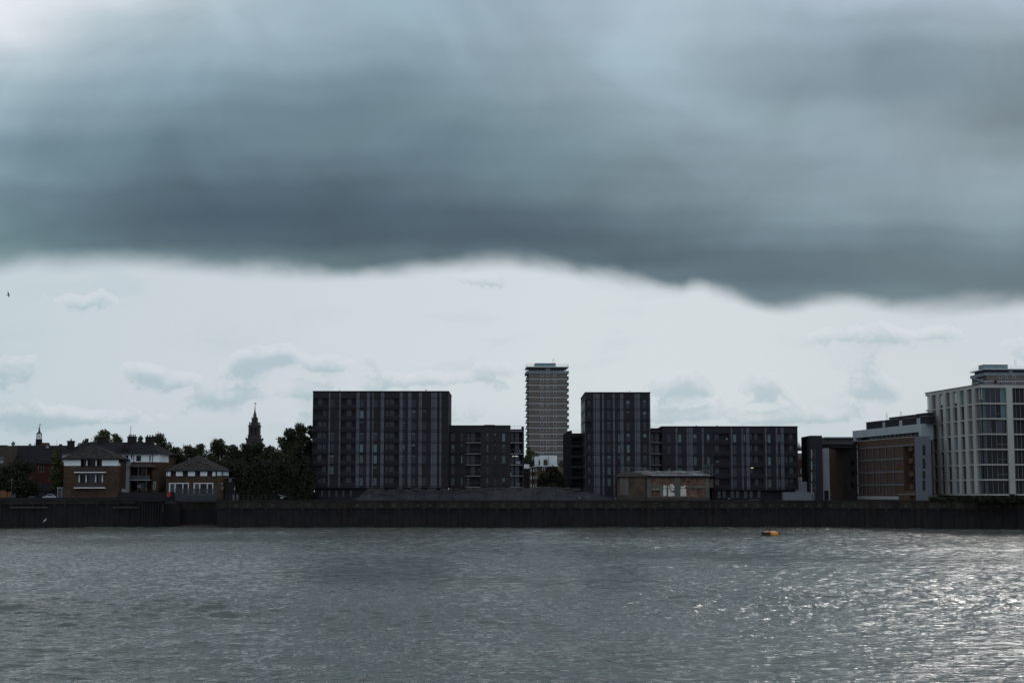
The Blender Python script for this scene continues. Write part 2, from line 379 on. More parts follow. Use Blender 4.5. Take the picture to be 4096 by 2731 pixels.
# ------------------------------------------------------------------ water
def build_water():
    rng = np.random.RandomState(7)
    t_in = np.arange(-.43, .4301, .00092); t_out = .43*np.power(12/.43, np.linspace(0,1,60))[1:]
    T = np.concatenate([-t_out[::-1], t_in, t_out])
    ys = [1.5]
    while ys[-1] < 394: ys.append(ys[-1]+max(.11, ys[-1]*.0019) if ys[-1] > 50 else ys[-1]+.6)
    Yv = np.array(ys); TT, YY = np.meshgrid(T, Yv); XX = TT*YY
    H = np.zeros_like(XX)
    wx = XX+2.0*np.sin(YY*.11+XX*.05)+1.3*np.sin(XX*.17-YY*.07); wy = YY+1.6*np.sin(XX*.13+1.0)+1.1*np.sin(YY*.19+XX*.09)
    for i in range(120):
        lam = 0.45*(9/0.45)**(rng.rand()**1.35); k = 2*math.pi/lam
        th = math.radians(90+rng.randn()*33+12); amp = .033/k*(.55 if lam > 3.5 else 1.05 if lam > 1.8 else 1.0)
        ph = rng.rand()*6.28
        fade = np.clip((lam/(YY*.0019+1e-3)-1.5)/1.5, 0, 1)
        s = np.sin(k*(wx*math.cos(th)+wy*math.sin(th))+ph)
        H += amp*fade*(s+.35*s*s)
    # patches of smoother and rougher water
    patch = .75+.45*np.sin(XX*.043+1.1*np.sin(YY*.031))*np.sin(YY*.052+.9*np.sin(XX*.037))
    H *= patch
    edge = np.clip((np.abs(TT)-.43)/.05, 0, 1); H *= (1-edge)
    nr, nc = XX.shape
    V = np.stack([XX, YY, H-H.mean()], -1).reshape(-1, 3)
    idx = np.arange(nr*nc).reshape(nr, nc)
    F = np.stack([idx[:-1,:-1], idx[:-1,1:], idx[1:,1:], idx[1:,:-1]], -1).reshape(-1, 4)
    me = bpy.data.meshes.new('water'); me.vertices.add(len(V)); me.vertices.foreach_set('co', V.astype(np.float32).ravel())
    me.loops.add(F.size); me.loops.foreach_set('vertex_index', F.astype(np.int32).ravel())
    me.polygons.add(len(F)); me.polygons.foreach_set('loop_start', np.arange(0, F.size, 4, dtype=np.int32))
    me.update(); me.polygons.foreach_set('use_smooth', np.ones(len(F), dtype=bool))
    m = bpy.data.materials.new('river_water'); m.use_nodes = True; nt = m.node_tree; L = nt.links
    p = nt.nodes['Principled BSDF']; p.inputs['Roughness'].default_value = .10; p.inputs['IOR'].default_value = 1.333
    p.inputs['Specular IOR Level'].default_value = .5
    geo = nt.nodes.new('ShaderNodeNewGeometry')
    n0 = nt.nodes.new('ShaderNodeTexNoise'); n0.inputs['Scale'].default_value = .03; n0.inputs['Detail'].default_value = 4; L.new(geo.outputs['Position'], n0.inputs[0])
    cr = nt.nodes.new('ShaderNodeValToRGB'); L.new(n0.outputs[0], cr.inputs[0])
    cr.color_ramp.elements[0].position = .35; cr.color_ramp.elements[0].color = (.082,.087,.078,1)
    cr.color_ramp.elements[1].position = .65; cr.color_ramp.elements[1].color = (.105,.110,.100,1)
    L.new(cr.outputs[0], p.inputs['Base Color'])
    prev = None
    for sc, dist, strength, st in ((1.6,.26,1.0,2.6),(6.0,.050,1.0,2.2)):
        mp = nt.nodes.new('ShaderNodeMapping'); mp.inputs['Scale'].default_value = (1.0/st,1,1); L.new(geo.outputs['Position'], mp.inputs[0])
        n = nt.nodes.new('ShaderNodeTexNoise'); n.inputs['Scale'].default_value = sc; n.inputs['Detail'].default_value = 3; L.new(mp.outputs[0], n.inputs[0])
        b = nt.nodes.new('ShaderNodeBump'); b.inputs['Distance'].default_value = dist; b.inputs['Strength'].default_value = strength
        L.new(n.outputs[0], b.inputs['Height'])
        if prev: L.new(prev.outputs[0], b.inputs['Normal'])
        prev = b
    L.new(prev.outputs[0], p.inputs['Normal'])
    me.materials.append(m)
    o = bpy.data.objects.new('water', me); COL.objects.link(o); o['kind'] = 'structure'
build_water()

# ------------------------------------------------------------------ quay line and ground
QL = [(-2600, 369), (at(0,2050,369).x, 369), (at(552,2050,380).x, 380), (at(651,2050,381).x, 381)]
QR0 = at(870,2050,377.5).x
QR = [(QR0, 377.5), (at(3300,2050,377.5).x, 377.5), (at(4130,2050,352).x, 352), (2600, 330)]
REC = 384.5
pl, pr = at(552,2050,380), at(650,2050,380)
mb = MB()
front = QL + [(at(652,2050,REC).x, REC), (QR0, REC)] + QR
n = len(front)
back = [(6000, 7000), (-6000, 7000)]
mb.poly([(x, y+.02, GZ) for x, y in front]+[(x, y, GZ) for x, y in back])
g = mb.build('ground', ASPH); g['kind'] = 'structure'

def seawall(name, label, pts, zt, cap_h=2.1, pitch=3.05, cat='river wall', outlets=True, seed=1):
    r = random.Random(seed)
    mid = pts[len(pts)//2]
    t = thing(name, label, cat, (mid[0], mid[1], 0))
    cap = MB(); weed = MB(); pile = MB(); coping = MB(); outs = []
    for i in range(len(pts)-1):
        F = Frame(pts[i], pts[i+1])
        F.box(cap, 0, F.L, -.12, .6, zt-cap_h, zt-.30)
        F.box(coping, -.02, F.L+.02, -.30, .7, zt-.298, zt)
        if F.L > 600:
            F.box(pile, 0, F.L, 0, .6, -2, zt-cap_h); continue
        k = int(F.L/pitch); w = F.L/max(1,k)
        for j in range(k):
            u = j*w
            prof = [(u,.0),(u+w*.12,.0),(u+w*.22,.25),(u+w*.78,.25),(u+w*.88,.0),(u+w,.0)]
            for a, b in zip(prof[:-1], prof[1:]):
                zw = 2.9+.25*math.sin(u*.37)+.15*math.sin(u*1.3)
                pile.poly([F.pt(a[0],a[1],zw),F.pt(b[0],b[1],zw),F.pt(b[0],b[1],zt-cap_h+.003),F.pt(a[0],a[1],zt-cap_h+.003)])
                weed.poly([F.pt(a[0],a[1],-2),F.pt(b[0],b[1],-2),F.pt(b[0],b[1],zw),F.pt(a[0],a[1],zw)])
            if outlets and -140 < F.pt(u,0,0)[0] < 145: outs.append((F, u+w*.5, r.random()))
            # vertical fender timbers on the capping
            F.box(cap, u-.16, u+.16, -.26, -.121, zt-cap_h-.6, zt-.32)
    weed.build('weed_covered_piling', mat('river_weed',(.016,.0158,.0165),.85,.3,.6,.15,streak=.3), t)
    pile.build('sheet_piling', PILE, t); cap.build('capping_beam', CAPB, t); coping.build('coping', mat('coping_concrete',(.026,.025,.026),.95,.3,.5,.08), t)
    for (F, u, q) in outs:
        if q > .93:
            m = MB()
            for s_ in (-.22,.22): F.box(m, u+s_-.03, u+s_+.03, -.42, -.36, .3, zt-.05)
            for k_ in range(18): F.box(m, u-.19, u+.19, -.41, -.37, .6+.34*k_, .64+.34*k_)
            m.build('ladder', mat('rusty_ladder',(.045,.030,.022),.8,.3,1), t)
        if .28 < q < .36:
            m = MB(); pts_ = [F.pt(u-1.2+.3*k_, -.34, zt-.5-1.1*math.sin(math.pi*k_/8)) for k_ in range(9)]
            for a_, b_ in zip(pts_[:-1], pts_[1:]): m.tube(a_, b_, .07, .07, 5)
            m.build('hanging_chain', mat('rusty_chain',(.040,.026,.02),.8,.3,1), t)
        if q < .28: continue
        m = MB(); F.box(m, u-.28, u+.28, -.22, -.13, zt-1.45, zt-1.27)
        m.build('drain_outlet', mat('lime_stain',(.09,.09,.075),.9,.3,2), t)
    return t
seawall('river_wall', 'long dark sheet piled river wall with stained capping below the black apartment blocks', QR, 6.9, seed=3)
lw = seawall('promenade_wall', 'low dark embankment wall with flat coping below the brick riverside houses', QL, 7.15, cap_h=1.2, outlets=False, pitch=2.4)
F = Frame(QL[1], QL[2]); m = MB()
for a, b in ((40,190),(452,560)): F.pbox(m, a, 2027, b, 2031, -.45, -.121)
m.build('ledge', mat('pale_ledge',(.075,.072,.062),.9,.5,.8,.1), lw)
# recess wall and foreshore
t = thing('embankment_wall', 'dark recessed embankment wall set back behind the strip of foreshore', 'river wall', (at(760,2050,REC).x, REC, 0))
F = Frame((at(650,2050,REC).x, REC), (QR0, REC)); m = MB()
F.box(m, 0, F.L, 0, .8, 4.6, 6.85); m.build('upper_wall', CAPB, t)
m = MB(); F.box(m, 0, F.L, -.06, .8, -2, 4.598); m.build('wall', PILE, t)
m = MB(); F.box(m, 0, F.L, -.2, .9, 6.852, 7.1); m.build('coping', mat('coping_concrete',(.045,.044,.042)), t)
m = MB(); m.box(QR0-.001, QR0+.5, 377.6, REC, -2, 6.75); m.build('return_wall', PILE, t)
m = MB()
x0, x1 = at(650,2050,REC).x, QR0-.05
nx, ny = 40, 8
pts = [[(x0+(x1-x0)*i/nx, REC-6.5+6.4*j/ny, -.25+.85*(j/ny)+.08*math.sin(i*1.7+j)) for i in range(nx+1)] for j in range(ny+1)]
for j in range(ny):
    for i in range(nx): m.poly([pts[j][i], pts[j][i+1], pts[j+1][i+1], pts[j+1][i]])
o = m.build('foreshore', MUD, smooth=True); o['kind'] = 'structure'

# timber jetty in front of the wall
t = thing('timber_jetty', 'dark timber jetty head standing against the wall below the brick houses', 'jetty', (at(600,2050,377).x, 377, 0))
a, b = at(555,2050,376).x, at(648,2050,376).x
m = MB(); m.box(a, b, 375.6, 380.6, 6.6, 6.95); m.build('deck', DARK, t)
k = 9
for i in range(k):
    x = a+.2+(b-a-.4)*i/(k-1); m = MB(); m.tube((x,375.9,-2),(x,375.9,7.3 if i%2 else 6.6), .2, .17, 8); m.build('pile', PILE, t)
m = MB()
for z in (1.6,3.4,5.4): m.box(a, b, 376.12, 376.3, z, z+.28)
m.build('waling', PILE, t)
t = thing('river_steps_kiosk', 'low grey concrete landing block with sloping top beside the timber jetty', 'landing block', (at(690,2020,380).x, 380, 3))
a, b = at(652,2030,381).x, at(716,2030,381).x
m = MB(); m.prism([(a,381),(b-.8,381),(b,382),(b,388),(a,388)], -2, 5.9); m.build('wall', PILE, t)
m = MB(); m.hexa([(a,380.9,5.902),(b-.7,380.9,5.902),(b-.7,388,5.902),(a,388,5.902),(a+.4,382.4,6.78),(b-2.2,382.4,6.78),(b-2.2,388,6.78),(a+.4,388,6.78)]); m.build('sloping_top', mat('grey_capping',(.022,.022,.024),.9,.3,.8,.1), t)
m = MB(); m.box(a-.1,a+.15,380.75,380.99,3.6,6.0); m.build('corner_post', mat('pale_ledge',(.115,.11,.095)), t)
# ================================================================== dark apartment blocks
def xs(c, s, o): return o+c/s
def dark_block(name, label, F, u1, depth, ztop, zgf, storeys, strips, wins, bays, top_lines=(), d_left=True, wall_mat=None, seed=0, blinds=None):
    """storeys: list of (z_bottom, z_top) of the glazed zone; strips, wins, bays: (u0,u1)"""
    r = random.Random(seed); wall_mat = wall_mat or BLK
    p0 = F.pt(0,0,0); t = thing(name, label, 'apartment block', (p0[0], p0[1], GZ))
    ops = []
    for i, (z0, z1) in enumerate(storeys):
        for (a, b) in wins: ops.append((a, b, z0, z1, .30))
        for (a, b) in bays: ops.append((a, b, z0-.25, z1+.12, .55))
    body = MB(); F.wall(body, 0, u1, zgf, ztop, ops); F.body(body, 0, u1, depth, zgf, ztop, left=d_left)
    # recessed ground floor
    F.box(body, .8, u1-.8, 1.2, depth-.5, GZ-.3, zgf+.05)
    body.poly([F.pt(0,0,zgf),F.pt(u1,0,zgf),F.pt(u1,depth,zgf),F.pt(0,depth,zgf)])
    body.build('wall', wall_mat, t)
    for (a, b) in bays:
        rec = MB(); F.box(rec, a-.05, b+.05, .53, .6, storeys[-1][0]-.3, storeys[0][1]+.2); rec.build('recess_wall', BLK2, t)
    # parapet capping
    cap = MB(); F.box(cap, -.12, u1+.12, -.14, .35, ztop+.002, ztop+.22); F.box(cap, -.12, .25, .35, depth, ztop+.002, ztop+.22); F.box(cap, u1-.25, u1+.12, .35, depth, ztop+.002, ztop+.22)
    cap.build('roof_edge', TRIM, t)
    # cladding strips with dark gaps
    cuts = [ztop]
    for (z0, z1) in storeys: cuts += [z1+.25, z0-.25] if False else [z1+.18, z0-.02]
    cuts = sorted(set(cuts), reverse=True)
    for (a, b) in strips:
        m = MB(); zz = sorted([ztop-.15]+[z for (z0,z1) in storeys for z in (z1+.20, z0-.06)]+[zgf+.05], reverse=True)
        for k in range(len(zz)-1):
            if zz[k]-zz[k+1] > .3: F.box(m, a, b, -.10, -.004, zz[k+1]+.07, zz[k]-.07)
        m.build('cladding_strip', STRIP, t)
    # thin floor lines
    m = MB()
    for (z0, z1) in storeys:
        for z in (z1+.20, z0-.06): F.box(m, .02, u1-.02, -.03, -.003, z-.05, z+.05)
    m.build('floor_line', TRIM, t)
    for wi, (a, b) in enumerate(wins):
        for i, (z0, z1) in enumerate(storeys):
            m = MB(); F.box(m, a+.05, b-.05, .24, .29, z0+.04, z1-.04)
            F.box(m, a, a+.05, .18, .29, z0, z1); F.box(m, b-.05, b, .18, .29, z0, z1)
            w = m.build('window', GLS if r.random() < .75 else GLS2, t)
            f = (blinds or {}).get((wi, i), 0)
            if f:
                g = abs(f) >= 2; f = abs(f) % 2 if abs(f) != 2 else 1.0
                f = min(1, f) if f else 1.0
                m = MB(); F.box(m, a+.07, b-.07, .205, .235, z1-.05-(z1-z0-.1)*f, z1-.05)
                m.build('blind', BLINDG if g else BLIND, w)
    return t
def add_bay_parts(F, t, bays, storeys, panes, rail='solid', seed=0, tops=()):
    r = random.Random(seed)
    for bi, (a, b) in enumerate(bays):
        for i, (z0, z1) in enumerate(storeys):
            for (pa, pb) in panes[bi]:
                if r.random() < .12: continue
                m = MB(); F.box(m, pa, pb, .45, .50, z0-.2, z1)
                m.build('balcony_door', mat('dim_blue_glass',(.016,.022,.034),.15,.2,.3,.25) if r.random() < .6 else GLS, t)
            if rail == 'solid':
                m = MB(); F.box(m, a+.02, b-.02, .02, .07, z0-.22, z0+.85); m.build('balustrade', mat('smoked_balustrade',(.021,.0215,.029),.7,.1,.3,.12), t)
            elif rail == 'open':
                m = MB(); F.box(m, a, b, -.10, -.02, z0-.34, z0-.20); F.box(m, a+.02, b-.02, -.02, .5, z0-.24, z0-.18)
                s = m.build('balcony_edge', SLAB, t)
                m = MB(); F.box(m, a, b, -.06, -.01, z0+.86, z0+.92)
                F.box(m, a+.02, a+.05, -.05, -.02, z0-.19, z0+.86); F.box(m, b-.05, b-.02, -.05, -.02, z0-.19, z0+.86)
                m.build('handrail', RAIL, t)

# ---- tower A (left)
FA = PF(1249, 396, 1793, 396, 1780)
def ux(F, px, py=1780): return F.px(px, py)[0]
c3 = lambda a: 1200+a/2.703
zrow = lambda F, px, y: F.px(px, y)[1]
sy = []
for i in range(8):
    yt = 1500+(258+121*i)/2.703; yb = 1500+(350+121*i)/2.703
    sy.append((zrow(FA,1520,yb), zrow(FA,1520,yt)))
def shiftx(c, top=True): return c
# crop x readings were taken near the roof (y~1600) -> convert at that height
def uA(c): return FA.px(c3(c), 1600)[0]
stripsA = [(uA(a),uA(b)) for a,b in [(313,330),(425,442),(611,646),(724,757),(783,797),(875,911),(1078,1113),(1170,1206),(1285,1320),(1418,1442),(1445,1483),(1510,1531)]]
winsA = [(uA(a),uA(b)) for a,b in [(332,374),(649,690),(798,838),(1114,1136),(1211,1250),(1323,1364)]]
baysA = [(uA(a),uA(b)) for a,b in [(145,300),(448,600),(917,1066)]]
panesA = [[(uA(194),uA(240)),(uA(250),uA(286))],[(uA(505),uA(557))],[(uA(922),uA(958)),(uA(968),uA(1018))]]
tab = {0:[.03,.04,0,.10,.04,.22,2.95,0],1:[0,.95,.10,.15,1,2.9,0,2.95],2:[0,0,.04,.17,1,1,2.25,2.95],3:[0,0,.2,0,.62,.15,0,0],4:[.03,.23,0,.16,.24,.16,0,0],5:[.03,.14,0,0,0,0,0,0]}
bl = {(w,i):tab[w][i] for w in tab for i in range(8) if tab[w][i]}
ztA = zrow(FA,1520,1566.5); zgA = zrow(FA,1520,1951)
tA = dark_block('apartment_tower', 'wide black panelled apartment block with slate strips, left of the beige tower block', FA, FA.L, 20, ztA, zgA, sy, stripsA, winsA, baysA, seed=1, blinds=bl)
add_bay_parts(FA, tA, baysA, sy, panesA, 'solid', 2)
# corner roof terrace frame, roof bits
def roofbits(F, t, items):
    for kind, px, py0, py1, w in items:
        u, z0 = F.px(px, py0); z1 = F.px(px, py1)[1]
        m = MB()
        if kind == 'box': F.box(m, u-w/2, u+w/2, 1.0, 2.4, z1-.01 if z1<z0 else z0-.4, max(z0,z1)); m.build('roof_hatch', BLK2, t)
        elif kind == 'mast':
            p = F.pt(u,1.5,0); m.tube((p[0],p[1],z0-.2),(p[0],p[1],z1), .04, .03, 5); m.tube((p[0]-w/2,p[1],z1-.05),(p[0]+w/2,p[1],z1-.05), .03, .03, 5); m.build('aerial', DARK, t)
        elif kind == 'vent':
            p = F.pt(u,1.5,0); m.lathe((p[0],p[1]), [(w*.25,z0-.3),(w*.25,z1-.25*(z1-z0)),(w*.5,z1-.25*(z1-z0)),(w*.45,z1)], 10); m.build('roof_vent', DARK, t)
roofbits(FA, tA, [('box',1317,1566,1562.5,1.1),('mast',1356,1566,1556,.4),('mast',1484,1566,1562,.2),('vent',1703,1566,1556,.35)])
for c in (190,244,325,404,484,570):
    m = MB(); u = FA.px(c3(c*.96), 1960)[0]; FA.box(m, u-.22, u+.22, 1.12, 1.19, GZ+.9, GZ+2.6)
    m.build('ground_window', GLSG, tA)
# small clutter seen on the balconies
for (x,y,w,h,mm) in [(1388,1847,7,5,GREYW2),(1561,1886,4.5,5,BLIND),(1586,1803,6,4,PALE),(1368,1799,4,3,PALE),(1360,1626,9,2.5,RAIL),(1590,1672,5,1.6,PALE)]:
    m = MB(); FA.pbox(m, x-w/2, y-h/2, x+w/2, y+h/2, .1, .4); m.build('balcony_furniture', mm, tA)

# ---- wing A (lower, left centre)
c6 = lambda a: 1780+a/5.6
FW = PF(1797, 402, 2096, 402, 1780)
def uW(c): return FW.px(c6(c), 1780)[0]
sw = []
for i in range(5):
    k = 248*i; sw.append((zrow(FW,1900,1680+(484+k)/5.6), zrow(FW,1900,1680+(290+k)/5.6)))
winsW = [(uW(a),uW(b)) for a,b in [(140,220),(355,398),(930,972),(1105,1145),(1275,1355)]]
baysW = [(uW(467),uW(800))]
tab = {0:[0,.52,2.95,0,2.9],1:[.2,.22,.95,0,2.7],2:[.28,2.9,2.25,0,2.6],3:[.28,.14,2.55,0,0],4:[1,2.2,2.95,0,2.5]}
bl = {(w,i):tab[w][i] for w in tab for i in range(5) if tab[w][i]}
uN = uW(1460)
tW = dark_block('apartment_wing', 'low black six storey apartment wing with white edged balconies beside the beige tower block', FW, uN, 18, zrow(FW,1900,1703.5), GZ-.3, sw, [], winsW, baysW, seed=4, blinds=bl, wall_mat=mat('charcoal_brick',(.023,.022,.025),.8,.15,.3,.25))
add_bay_parts(FW, tW, baysW, sw, [[(uW(485),uW(548)),(uW(575),uW(670))]], 'open', 5)
roofbits(FW, tW, [('box',1957,1703,1697.5,2.9)])
# balcony bay on its right end
m = MB(); b0, b1 = uN+.02, uW(1735); zt2 = zrow(FW,2060,1716)
ops = [(b0+.05, b1, z0-.25, z1+.12, 1.8) for z0, z1 in sw]
FW.wall(m, uN+.001, uW(1770), GZ-.3, zt2, ops, back=True); FW.body(m, uN+.001, uW(1770), 17.5, GZ-.3, zt2, left=False)
u0,u1 = uW(1712), uW(1770); FW.box(m, u0, u1, .01, 6, zt2+.001, zrow(FW,2090,1705))
m.build('end_bay', BLK, tW)
add_bay_parts(FW, tW, [(b0,b1)], sw, [[(uW(1475),uW(1540)),(uW(1565),uW(1660))]], 'open', 6)
m = MB(); z = zrow(FW,2060,1703); FW.box(m, b0, u0, .1, .16, z-.05, z); m.box
for k in range(4):
    u = b0+(u0-b0)*(k+.5)/4; FW.box(m, u-.02, u+.02, .11, .15, zt2, z-.05)
m.build('roof_railing', RAIL, tW)
m = MB(); z = zrow(FW,2060,1723.5); FW.box(m, b0, b1, -.08, -.003, z-.06, z+.06); m.build('top_slab_line', SLAB, tW)
for (x,y,w,h,mm) in [(2079.5,1804,5,5,PALE),(2068,1849,8,9,GREYW2),(2077,1849.5,7,9,GREYW2),(2043,1895.5,4,9,GREYW2),(2071,1937,14,10,PANEL),(1917,1878,5,6,PANEL)]:
    m = MB(); FW.pbox(m, x-w/2, y-h/2, x+w/2, y+h/2, .1, .4); m.build('balcony_chair', mm, tW)
for (a,b) in ((2050,2055.5),(2059.6,2071)):
    m = MB(); FW.pbox(m, a, 1823, b, 1824.6, .3, .4); m.build('ceiling_light', LAMPW, tW)

# ---- tower B (right centre)
c5 = lambda a: 2300+a/5.228
FB = PF(2342, 396, 2602, 396, 1700)
def uB(c): return FB.px(c5(c), 1650)[0]
sb = []
for i in range(8):
    k = 232.6*i; sb.append((zrow(FB,2470,1550+(437+k)/5.228), zrow(FB,2470,1550+(258+k)/5.228)))
stB = [(uB(a),uB(b)) for a,b in [(386,421),(432,515),(566,606),(791,832),(942,1012),(1245,1281),(1288,1360),(1545,1572)]]
wB = [(uB(a),uB(b)) for a,b in [(668,742),(897,936),(1074,1146),(1421,1495)]]
byB = [(uB(238),uB(345))]
tab = {0:[.05,.07,.15,.03,.03,.27,2.9,2.95],1:[.02,.02,.1,1,1,2.4,0,0],2:[.46,.16,.06,.33,.97,2.6,2.5,0],3:[.22,.36,.08,.45,0,2.26,2.5,0]}
bl = {(w,i):tab[w][i] for w in tab for i in range(8) if tab[w][i]}
ztB = zrow(FB,2470,1571)
tB = dark_block('apartment_tower', 'taller narrow black panelled apartment block rising just right of the beige tower block', FB, FB.L, 26, ztB, GZ-.3, sb, stB, wB, byB, seed=7, blinds=bl)
add_bay_parts(FB, tB, byB, sb, [[(uB(262),uB(330))]], 'solid', 8)
roofbits(FB, tB, [('mast',2521,1571,1561,.7)])
# windows of its left side wall
FBs = Frame(FB.pt(0,26,0)[:2], FB.pt(0,0,0)[:2])
for i in range(8):
    for (a,b) in ((3,4.3),(8,10),(13.5,14.8),(19,21)):
        m = MB(); FBs.box(m, a, b, -.06, -.004, sb[i][0], sb[i][1]); m.build('side_window', GLS2, tB)
m = MB()
for i in range(8): FBs.box(m, 0.3, 25.7, -.05, -.003, sb[i][1]+.3, sb[i][1]+.62)
m.build('side_floor_band', mat('dull_band',(.030,.030,.032),.8,.1,.4), tB)
# ---- annex behind tower B
FC = PF(2281, 412, 2330, 412, 1800)
zc = zrow(FC,2300,1732)
t = thing('apartment_wing', 'narrow dark apartment wing with recessed balconies squeezed between beige tower and narrow black tower', 'apartment block', (*FC.pt(0,0,0)[:2], GZ))
stc = [(zrow(FC,2300,1780.5+42*i), zrow(FC,2300,1780.5+42*i-32)) for i in range(5)]
m = MB(); ops = [(.05, FC.L-.1, a-.1, b, 1.8) for a, b in stc]
FC.wall(m, 0, FC.L, GZ-.3, zc, ops, back=True); FC.body(m, 0, FC.L, 14, GZ-.3, zc, left=False)
m.build('wall', BLK2, t)
a = at(2281,1800,412); b = at(2252,1800,440)
Fs = Frame((b.x,b.y),(a.x,a.y)); zs_ = zrow(FC,2281,1721)
m = MB(); Fs.wall(m, 0, Fs.L, GZ-.3, zs_); q = [Fs.pt(0,0,0),Fs.pt(Fs.L,0,0)]
m.poly([(q[0][0],q[0][1],zs_),(q[1][0],q[1][1],zs_),(q[1][0]+.5,q[1][1],zs_),(q[0][0]+.5,q[0][1]+.5,zs_)])
m.poly([(q[1][0],q[1][1]-.001,GZ),(q[1][0]+.5,q[1][1]-.001,GZ),(q[1][0]+.5,q[1][1]-.001,zs_),(q[1][0],q[1][1]-.001,zs_)])
m.build('side_wall', mat('matt_black_brick',(.024,.023,.027),.95,.1,.3,.0), t)
for i,(z0,z1) in enumerate(stc):
    m = MB(); FC.box(m, .05, FC.L-.1, -.08, -.003, z0-.16, z0-.06); m.build('balcony_edge', RAIL, t)
    m = MB(); FC.box(m, .05, FC.L-.1, -.06, -.02, z0+1.0, z0+1.05); m.build('handrail', mat('dim_rail',(.035,.036,.04),.6,.1,1), t)
m = MB(); z = zrow(FC,2300,1721.5); FC.box(m, .3, FC.L, .2, .25, z-.05, z); m.build('roof_railing', RAIL, t)
# ---- wing B (long, right)
c7 = lambda a: 2640+a/4.126
FD = PF(2649, 396, 3190, 396, 1720)
def uD(c): return FD.px(c7(c), 1735)[0]
sdl = []
for i in range(5):
    k = 187*i; sdl.append((zrow(FD,2900,1690+(332+k)/4.126), zrow(FD,2900,1690+(187+k)/4.126)))
stD = [(uD(a),uD(b)) for a,b in [(255,287),(438,469),(475,541),(690,721),(1166,1195),(1342,1372),(1418,1474),(1730,1757),(1908,1940),(1985,2042)]]
wD = [(uD(a),uD(b)) for a,b in [(122,175),(300,355),(550,607),(770,822),(1205,1262),(1380,1408),(1773,1828),(1950,1978)]]
byD = [(uD(880),uD(1140)),(uD(1482),uD(1700)),(uD(2052),uD(2235))]
tab = {0:[0,0,0,2.95,0],1:[.95,0,0,2.9,0],2:[.42,0,2.98,.06,0],3:[.62,0,2.9,0,0],4:[.95,.04,.06,0,0],5:[.9,0,0,0,0],6:[1,0,1,0,2.95],7:[.9,0,2.9,0,2.9]}
bl = {(w,i):tab[w][i] for w in tab for i in range(5) if tab[w][i]}
tD = dark_block('apartment_wing', 'long low black panelled apartment wing behind the ruined brick shed and grey container', FD, FD.L, 16, zrow(FD,2900,1707), zrow(FD,2900,1959.5), sdl, stD, wD, byD, seed=11, blinds=bl)
add_bay_parts(FD, tD, byD, sdl, [[(uD(900),uD(970))],[(uD(1486),uD(1520)),(uD(1558),uD(1612))],[(uD(2060),uD(2100)),(uD(2130),uD(2190))]], 'solid', 12)
roofbits(FD, tD, [('box',2755,1706,1704,4.5),('vent',2788,1706,1700.5,.5),('vent',2872,1706,1700.5,.5),('box',2914,1707,1704.8,5)])
for c in (985,1068,1205,1290,1425,1515,1645):
    m = MB(); u = FD.px(c7(c), 1980)[0]; FD.box(m, u-.4, u+.4, 1.12, 1.19, GZ+.6, GZ+2.4)
    m.build('ground_window', GLSG, tD)
for (x,y,w,h,mm) in [(2907.5,1756,6,8,PALE),(2870,1848,14,11,PANEL),(2906,1851,8,4,PANEL),(3024,1808,3,6,PALE),(3003.5,1813.5,2,2,PALE),(2940,1813,10,1.4,PANEL),(3030,1899,30,8,BLIND)]:
    m = MB(); FD.pbox(m, x-w/2, y-h/2, x+w/2, y+h/2, .1, .4) ; m.build('balcony_furniture', mm if y<1890 else RAIL, tD)
m = MB(); FD.pbox(m, 3003.5, 1869.6, 3013.5, 1871.4, .3, .4); m.build('ceiling_light', LAMPY, tD)
# link bay of balconies between tower B and wing B
F2 = Frame(FB.pt(FB.L+.01,2.0,0)[:2], FD.pt(-.01,2.0,0)[:2])
m = MB(); zl = zrow(F2,2620,1711.5); sl = [(zrow(F2,2620,1769.3+44.6*i), zrow(F2,2620,1735+44.6*i)) for i in range(5)]
ops = [(.05, F2.L-.05, a-.05, b, 1.8) for a, b in sl]
F2.wall(m, 0, F2.L, GZ-.3, zl, ops, back=True); F2.body(m, 0, F2.L, 12, GZ-.3, zl, left=False); m.build('link_bay', BLK2, tD)
add_bay_parts(F2, tD, [(.05,F2.L-.05)], [(a+.25,b) for a,b in sl], [[(.3,1.0),(1.3,2.5)]], 'open', 15)
m = MB(); z = zrow(F2,2620,1724.6); F2.box(m, 0, F2.L, -.08, -.003, z-.06, z+.06)
z2 = zrow(F2,2620,1703.3); F2.box(m, 0, F2.L, .2, .25, z2-.05, z2); m.build('roof_railing', RAIL, tD)
# round balcony stub on the far right end of wing B
m = MB(); p = at(3202,1798,406)
m.lathe((p.x-.3,p.y),[(1.35,p.z-.25),(1.5,p.z+.1),(1.45,p.z+.1)],14); m.build('corner_balcony', BLK2, tD)
m = MB()
for i in range(12):
    q = 6.283*i/12; x,y = p.x-.3+1.38*math.cos(q), p.y+1.38*math.sin(q); m.tube((x,y,p.z+.1),(x,y,p.z+1.1),.025,.025,4)
m.build('corner_railing', RAIL, tD)
m = MB(); rr = random.Random(5)
for i in range(26):
    x = p.x-.8+rr.random()*1.0; y = p.y-.5+rr.random(); m.tube((x,y,p.z+.1),(x+rr.uniform(-.3,.3),y,p.z+rr.uniform(1.0,2.3)),.06,.01,4)
m.build('potted_plant', LEAF1, tD)

